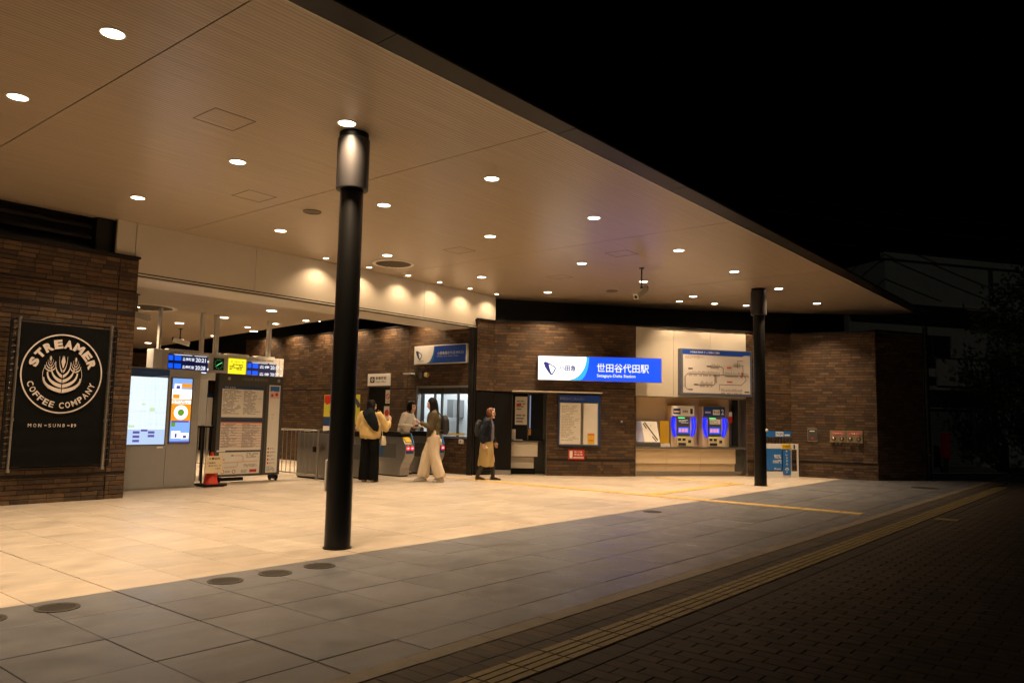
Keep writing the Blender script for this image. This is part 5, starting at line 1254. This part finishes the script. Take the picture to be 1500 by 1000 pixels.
# --- woman in an olive jacket walking and reading her phone
J = dict(pelvis=(0, 0, .90), chest=(0, .02, 1.20), neck=(0, .02, 1.37), head=(0, .055, 1.505), nod=16,
    hip_l=(-.085, 0, .86), knee_l=(-.085, -.03, .47), ankle_l=(-.08, -.16, .10), toe_l=(-.085, -.02, .03),
    hip_r=(.085, 0, .86), knee_r=(.085, .15, .47), ankle_r=(.08, .19, .085), toe_r=(.085, .34, .035),
    sh_l=(-.165, .01, 1.32), el_l=(-.20, .06, 1.06), wr_l=(-.07, .26, 1.13), hand_l=((.45, .8, .25), (.35, -.2, .9), (.0, .6, .5), .55),
    sh_r=(.165, .01, 1.32), el_r=(.20, .08, 1.06), wr_r=(.07, .25, 1.12), hand_r=((-.45, .8, .25), (-.35, -.2, .9), (.0, .6, .5), .55))
o, hd, Rt = person('walking person in olive jacket and wide cream trousers looking at a phone', (11.27, 11.30, 0), R(39.5+4), 1.04, J)
bm = BM()
tube(bm, [(0, 0, .80), (0, 0, .88), (0, 0, 1.0)], [(.175, .13), (.185, .135), (.155, .11)], 20)
tube(bm, [(-.085, .0, .88), (-.09, -.02, .5), (-.088, -.13, .09)], [(.105, .12), (.10, .108), (.10, .112)], 18); tube(bm, [(.085, 0, .88), (.09, .13, .5), (.088, .20, .085)], [(.105, .12), (.10, .108), (.10, .112)], 18)
solid(bm, 'trousers', mat('cream trousers', (.66, .55, .40), .8), o, .012, 3, .016, (8, 8, 2.4))
m_olive = mat('olive jacket', (.085, .066, .03), .7, var=.12)
bm = BM(); tube(bm, [(0, .0, .86), (0, .0, .98), (0, .015, 1.2), (0, .015, 1.31), (0, .02, 1.39)], [(.19, .15), (.175, .14), (.18, .135), (.165, .105), (.07, .065)], 20)
for s, e, w_ in (((-.165, .01, 1.31), (-.21, .06, 1.05), (-.075, .24, 1.125)), ((.165, .01, 1.31), (.21, .08, 1.05), (.075, .23, 1.115))): limb(bm, [s, V(s).lerp(V(e), .5), e, V(e).lerp(V(w_), .5), w_], [.075, .068, .062, .056, .045])
solid(bm, 'jacket', m_olive, o, .012, 2, .018, (9, 9, 6), 3)
def haircap(bm, hd, Rt, k=1.0, back=.0, fr=.02):
    ball(bm, hd+Rt@V((0, -.016, .022)), (.084*k, .094*k, .106*k), 3, Rt); 
def cut_front(o_, hd, Rt, lim=.052):
    """open the hair over the face"""
    me = o_.data; b = bmesh.new(); b.from_mesh(me); inv = Rt.transposed()
    dl = [v for v in b.verts if (lambda q: q.y > lim and q.z < .055 and abs(q.x) < .068)(inv @ (v.co-hd))]
    bmesh.ops.delete(b, geom=dl, context='VERTS'); b.to_mesh(me); b.free()
bm = BM(); haircap(bm, hd, Rt)
tube(bm, [hd+V((0, -.055, .03)), hd+V((0, -.085, -.10)), hd+V((0, -.105, -.24)), hd+V((0, -.12, -.38)), hd+V((0, -.13, -.46))], [(.075, .05), (.088, .045), (.105, .04), (.10, .035), (.06, .02)], 18)
for s in (-1, 1): tube(bm, [hd+V((.068*s, .0, .04)), hd+V((.084*s, -.005, -.06)), hd+V((.10*s, -.01, -.18)), hd+V((.105*s, -.01, -.30))], [(.022, .05), (.026, .05), (.03, .045), (.015, .02)], 12)
h_ = solid(bm, 'hair', m_hairb, o, .009, 2, .007, (30, 30, 4)); cut_front(h_, hd, Rt)
m_sn = mat('white sneaker', (.6, .55, .47), .6)
shoe(o, J['ankle_l'], J['toe_l'], m_sn, m_white); shoe(o, J['ankle_r'], J['toe_r'], m_sn, m_white)
def worn(name, label, cat, src, build, m_, **k):
    bm = BM(); build(bm); q = solid(bm, name, m_, None, .01, 2, **k); q.location = src.location; q.rotation_euler = src.rotation_euler; q.scale = src.scale; return tag(q, label, cat)
worn('backpack', 'black backpack on the walking person in olive jacket', 'backpack', o, lambda b: (tube(b, [(0, -.20, .92), (0, -.215, 1.0), (0, -.21, 1.2), (0, -.185, 1.29)], [(.12, .06), (.135, .085), (.125, .075), (.08, .04)], 16), [limb(b, [(.09*s, -.14, 1.27), (.105*s, -.02, 1.40), (.10*s, .125, 1.27), (.12*s, .06, 1.05), (.11*s, -.16, .98)], [.014]*5, 8) for s in (-1, 1)]), m_ink)
bm = BM(); box(bm, -.037, .037, -.075, .075, -.004, .004, .003)
ph = put('phone', mesh_of(bm, 'phone', [m_white]), None); ph.matrix_world = o.matrix_world if False else Matrix.Translation((11.27, 11.30, 0)) @ Matrix.Rotation(R(43.5), 4, 'Z') @ Matrix.Scale(1.04, 4) @ Matrix.Translation((0, .355, 1.185)) @ Matrix.Rotation(R(38), 4, 'X'); tag(ph, 'white phone held in both hands by the walking person', 'phone')
# --- older woman walking to the right
J = dict(pelvis=(0, 0, .90), chest=(0, .03, 1.20), neck=(0, .04, 1.37), head=(0, .085, 1.50), nod=2, yaw=-8,
    hip_l=(-.085, 0, .86), knee_l=(-.085, .12, .47), ankle_l=(-.08, .14, .085), toe_l=(-.085, .29, .03),
    hip_r=(.085, 0, .86), knee_r=(.085, -.02, .47), ankle_r=(.08, -.17, .11), toe_r=(.085, -.04, .03),
    sh_l=(-.17, .03, 1.31), el_l=(-.23, -.0, 1.05), wr_l=(-.22, .14, .84), hand_l=((0, .35, -.9), (1, 0, 0), (.1, .9, .3), .5),
    sh_r=(.17, .03, 1.31), el_r=(.23, -.08, 1.06), wr_r=(.22, -.02, .82), hand_r=((0, .25, -.95), (-1, 0, 0), (-.1, .9, .3), .6))
o, hd, Rt = person('older person with brown hair in navy jacket and khaki skirt walking right', (12.48, 10.93, 0), R(-153), .935, J)
bm = BM(); tube(bm, [(0, .01, .96), (0, .0, .82), (0, .0, .6), (0, -.01, .31)], [(.15, .115), (.185, .14), (.19, .16), (.18, .19)], 24)
solid(bm, 'skirt', mat('khaki skirt', (.40, .29, .115), .8), o, .012, 2, .026, (12, 12, 1.4))
bm = BM(); tube(bm, [(0, .04, .90), (0, .045, 1.0), (0, .055, 1.2), (0, .05, 1.38)], [(.125, .125), (.125, .125), (.12, .115), (.065, .065)], 18); solid(bm, 'top', mat('grey blue striped top', (.17, .16, .20), .8, var=.3, vscale=40, stretch=(1, 1, .05)), o, .012, 2, .005)
m_nav = mat('navy padded jacket', (.009, .013, .024), .6, spec=.2)
bm = BM(); tube(bm, [(0, -.025, .86), (0, -.02, 1.0), (0, -.005, 1.2), (0, .01, 1.32), (0, .02, 1.41)], [(.195, .135), (.20, .14), (.19, .125), (.165, .10), (.085, .075)], 20)
for s in (-1, 1): limb(bm, [(.165*s, .03, 1.31), (.205*s, -.01 if s < 0 else -.03, 1.18), (.235*s, 0 if s < 0 else -.08, 1.04), (.225*s, .12 if s < 0 else -.03, .87)], [.078, .075, .07, .058])
for s in (-1, 1): tube(bm, [(.10*s, .08, .87), (.115*s, .10, 1.05), (.105*s, .105, 1.25), (.06*s, .07, 1.39)], [(.06, .045), (.06, .04), (.05, .035), (.03, .03)], 12)
solid(bm, 'jacket', m_nav, o, .012, 2, .012, (7, 7, 14), 5)
bm = BM(); haircap(bm, hd, Rt, 1.04); ball(bm, hd+Rt@V((0, -.045, -.03)), (.085, .062, .085), 2); 
for s in (-1, 1): ball(bm, hd+Rt@V((.070*s, .012, -.02)), (.026, .045, .07), 2)
h_ = solid(bm, 'hair', m_hairr, o, .009, 2, .006, (30, 30, 8)); cut_front(h_, hd, Rt)
shoe(o, J['ankle_l'], J['toe_l'], m_ink, None, .75, J['knee_l']); shoe(o, J['ankle_r'], J['toe_r'], m_ink, None, .75, J['knee_r'])
worn('backpack', 'dark backpack on the older person in navy jacket', 'backpack', o, lambda b: tube(b, [(0, -.20, .98), (0, -.215, 1.08), (0, -.205, 1.25), (0, -.17, 1.34)], [(.12, .05), (.14, .08), (.13, .075), (.08, .04)], 16), mat('charcoal nylon', (.02, .024, .028), .6))
worn('coin_purse', 'small pale purse in the right hand of the person in khaki skirt', 'purse', o, lambda b: ball(b, (.20, .03, .73), (.025, .05, .035), 2), mat('pale leather', (.6, .48, .3), .6))
# --- person in yellow seen from behind
J = dict(pelvis=(0, 0, .90), chest=(0, .02, 1.20), neck=(0, .02, 1.36), head=(0, .035, 1.495), nod=2, yaw=-38,
    hip_l=(-.085, 0, .86), knee_l=(-.09, .02, .47), ankle_l=(-.095, -.02, .085), toe_l=(-.12, .13, .03),
    hip_r=(.085, 0, .86), knee_r=(.09, .02, .47), ankle_r=(.095, -.0, .085), toe_r=(.12, .14, .03),
    sh_l=(-.17, .02, 1.31), el_l=(-.235, .08, 1.06), wr_l=(-.12, .25, 1.03), hand_l=((.6, .75, 0), (.4, -.3, .8), (.0, .4, .8), .5),
    sh_r=(.17, .02, 1.31), el_r=(.27, .12, 1.07), wr_r=(.30, .30, 1.20), hand_r=((.05, .45, .9), (-.8, .5, 0), (-.5, -.6, .4), .55))
o, hd, Rt = person('person in a loose yellow top and black wide trousers seen from behind', (10.20, 12.02, 0), R(-58), 1.0, J)
bm = BM(); tube(bm, [(0, 0, .80), (0, 0, .9), (0, 0, .98)], [(.17, .13), (.175, .13), (.15, .11)], 20)
for s in (-1, 1): tube(bm, [(.085*s, 0, .88), (.092*s, .02, .5), (.095*s, -.01, .035)], [(.10, .12), (.10, .115), (.108, .125)], 18)
solid(bm, 'trousers', mat('black trousers', (.005, .005, .005), .9, spec=.1), o, .012, 3, .010, (8, 8, 2))
m_yl = mat('yellow knit', (.60, .43, .17), .85, var=.06)
bm = BM(); tube(bm, [(0, .0, .845), (0, .0, .90), (0, .01, 1.1), (0, .015, 1.28), (0, .02, 1.385)], [(.185, .14), (.215, .165), (.215, .16), (.18, .115), (.075, .07)], 20)
for p_ in (((-.17, .02, 1.31), (-.25, .07, 1.06), (-.13, .23, 1.03)), ((.17, .02, 1.31), (.275, .11, 1.06), (.30, .28, 1.17))): limb(bm, [p_[0], V(p_[0]).lerp(V(p_[1]), .5), p_[1], V(p_[1]).lerp(V(p_[2]), .5), p_[2]], [.085, .09, .085, .075, .045])
solid(bm, 'top', m_yl, o, .012, 2, .020, (9, 9, 4), 9)
bm = BM(); haircap(bm, hd, Rt, 1.03); tube(bm, [hd+V((0, -.05, .03)), hd+V((0, -.075, -.08)), hd+V((0, -.085, -.17))], [(.08, .05), (.085, .05), (.06, .03)], 16)
h_ = solid(bm, 'hair', m_hairb, o, .009, 2, .006, (30, 30, 4)); cut_front(h_, hd, Rt)
bm = BM(); tube(bm, [(-.05, -.10, 1.41), (.02, -.165, 1.33), (.10, -.185, 1.18), (.17, -.17, 1.05), (.20, -.15, 1.0)], [(.11, .035), (.125, .035), (.11, .03), (.07, .03), (.02, .015)], 16); tube(bm, [(-.09, .0, 1.40), (0, -.07, 1.43), (.09, .0, 1.40)], [(.03, .03), (.04, .035), (.03, .03)], 12)
solid(bm, 'scarf', mat('dark teal scarf', (.008, .013, .015), .9, spec=.15), o, .01, 2, .008, (12, 12, 5))
shoe(o, J['ankle_l'], J['toe_l'], m_ink); shoe(o, J['ankle_r'], J['toe_r'], m_ink)
worn('shoulder_bag', 'pale tote bag at the right side of the person in yellow', 'bag', o, lambda b: (tube(b, [(.265, .04, .72), (.265, .04, .80), (.26, .04, .90)], [(.05, .12), (.045, .11), (.03, .07)], 14), limb(b, [(.255, .0, .9), (.235, .0, 1.1), (.19, .0, 1.40), (.14, .0, 1.42)], [.009]*4, 8)), mat('pale canvas', (.5, .43, .3), .85))
# --- station staff leaning beyond the gates
J = dict(pelvis=(0, -.02, .90), chest=(0, .07, 1.19), neck=(0, .12, 1.345), head=(0, .18, 1.475), nod=4, yaw=-6,
    hip_l=(-.085, 0, .86), knee_l=(-.09, .04, .47), ankle_l=(-.095, .0, .085), toe_l=(-.11, .15, .03),
    hip_r=(.085, 0, .86), knee_r=(.09, .02, .47), ankle_r=(.095, -.02, .085), toe_r=(.11, .13, .03),
    sh_l=(-.17, .10, 1.29), el_l=(-.23, .16, 1.06), wr_l=(-.12, .34, 1.04), hand_l=((.4, .9, .1), (0, 0, -1), (1, 0, 0), .4),
    sh_r=(.17, .10, 1.29), el_r=(.27, .06, 1.08), wr_r=(.13, .26, 1.06), hand_r=((-.6, .75, .1), (-.5, -.4, .3), (.0, .3, .9), .5))
o, hd, Rt = person('person with short black hair in a white long sleeved top beyond the gates', (12.13, 13.15, 0), R(-158), 1.03, J)
m_wt = mat('white jersey', (.66, .62, .54), .8)
bm = BM(); tube(bm, [(0, -.02, .84), (0, .0, .95), (0, .06, 1.15), (0, .10, 1.28), (0, .12, 1.36)], [(.17, .125), (.17, .125), (.175, .12), (.165, .10), (.07, .065)], 20)
for p_ in (((-.17, .10, 1.29), (-.235, .16, 1.05), (-.12, .33, 1.04)), ((.17, .10, 1.29), (.275, .06, 1.07), (.14, .25, 1.06))): limb(bm, [p_[0], V(p_[0]).lerp(V(p_[1]), .5), p_[1], V(p_[1]).lerp(V(p_[2]), .5), p_[2]], [.072, .065, .058, .05, .042])
solid(bm, 'jersey', m_wt, o, .011, 2, .009, (9, 9, 5), 2)
bm = BM(); tube(bm, [(0, .125, 1.338), (0, .128, 1.375)], [(.078, .075), (.066, .06)], 20); part('collar', bm, m_ink, o, True)
bm = BM(); tube(bm, [(0, 0, .80), (0, -.01, .9), (0, -.01, .97)], [(.17, .13), (.175, .13), (.15, .11)], 20)
for s in (-1, 1): tube(bm, [(.085*s, 0, .88), (.092*s, .03, .5), (.095*s, -.01, .07)], [(.095, .105), (.08, .085), (.075, .08)], 16)
solid(bm, 'trousers', mat('dark trousers', (.015, .016, .022), .75), o, .012, 3, .006)
bm = BM(); haircap(bm, hd, Rt, 1.05); ball(bm, hd+Rt@V((0, -.045, -.035)), (.086, .06, .09), 2)
for s in (-1, 1): ball(bm, hd+Rt@V((.072*s, .008, -.03)), (.024, .045, .085), 2)
h_ = solid(bm, 'hair', m_hairb, o, .009, 2, .006, (30, 30, 5)); cut_front(h_, hd, Rt)
shoe(o, J['ankle_l'], J['toe_l'], m_ink); shoe(o, J['ankle_r'], J['toe_r'], m_ink)
worn('card_case', 'dark card case in the hands of the person in white beyond the gates', 'case', o, lambda b: box(b, -.02, .10, .30, .36, 1.05, 1.09, .006), m_ink)
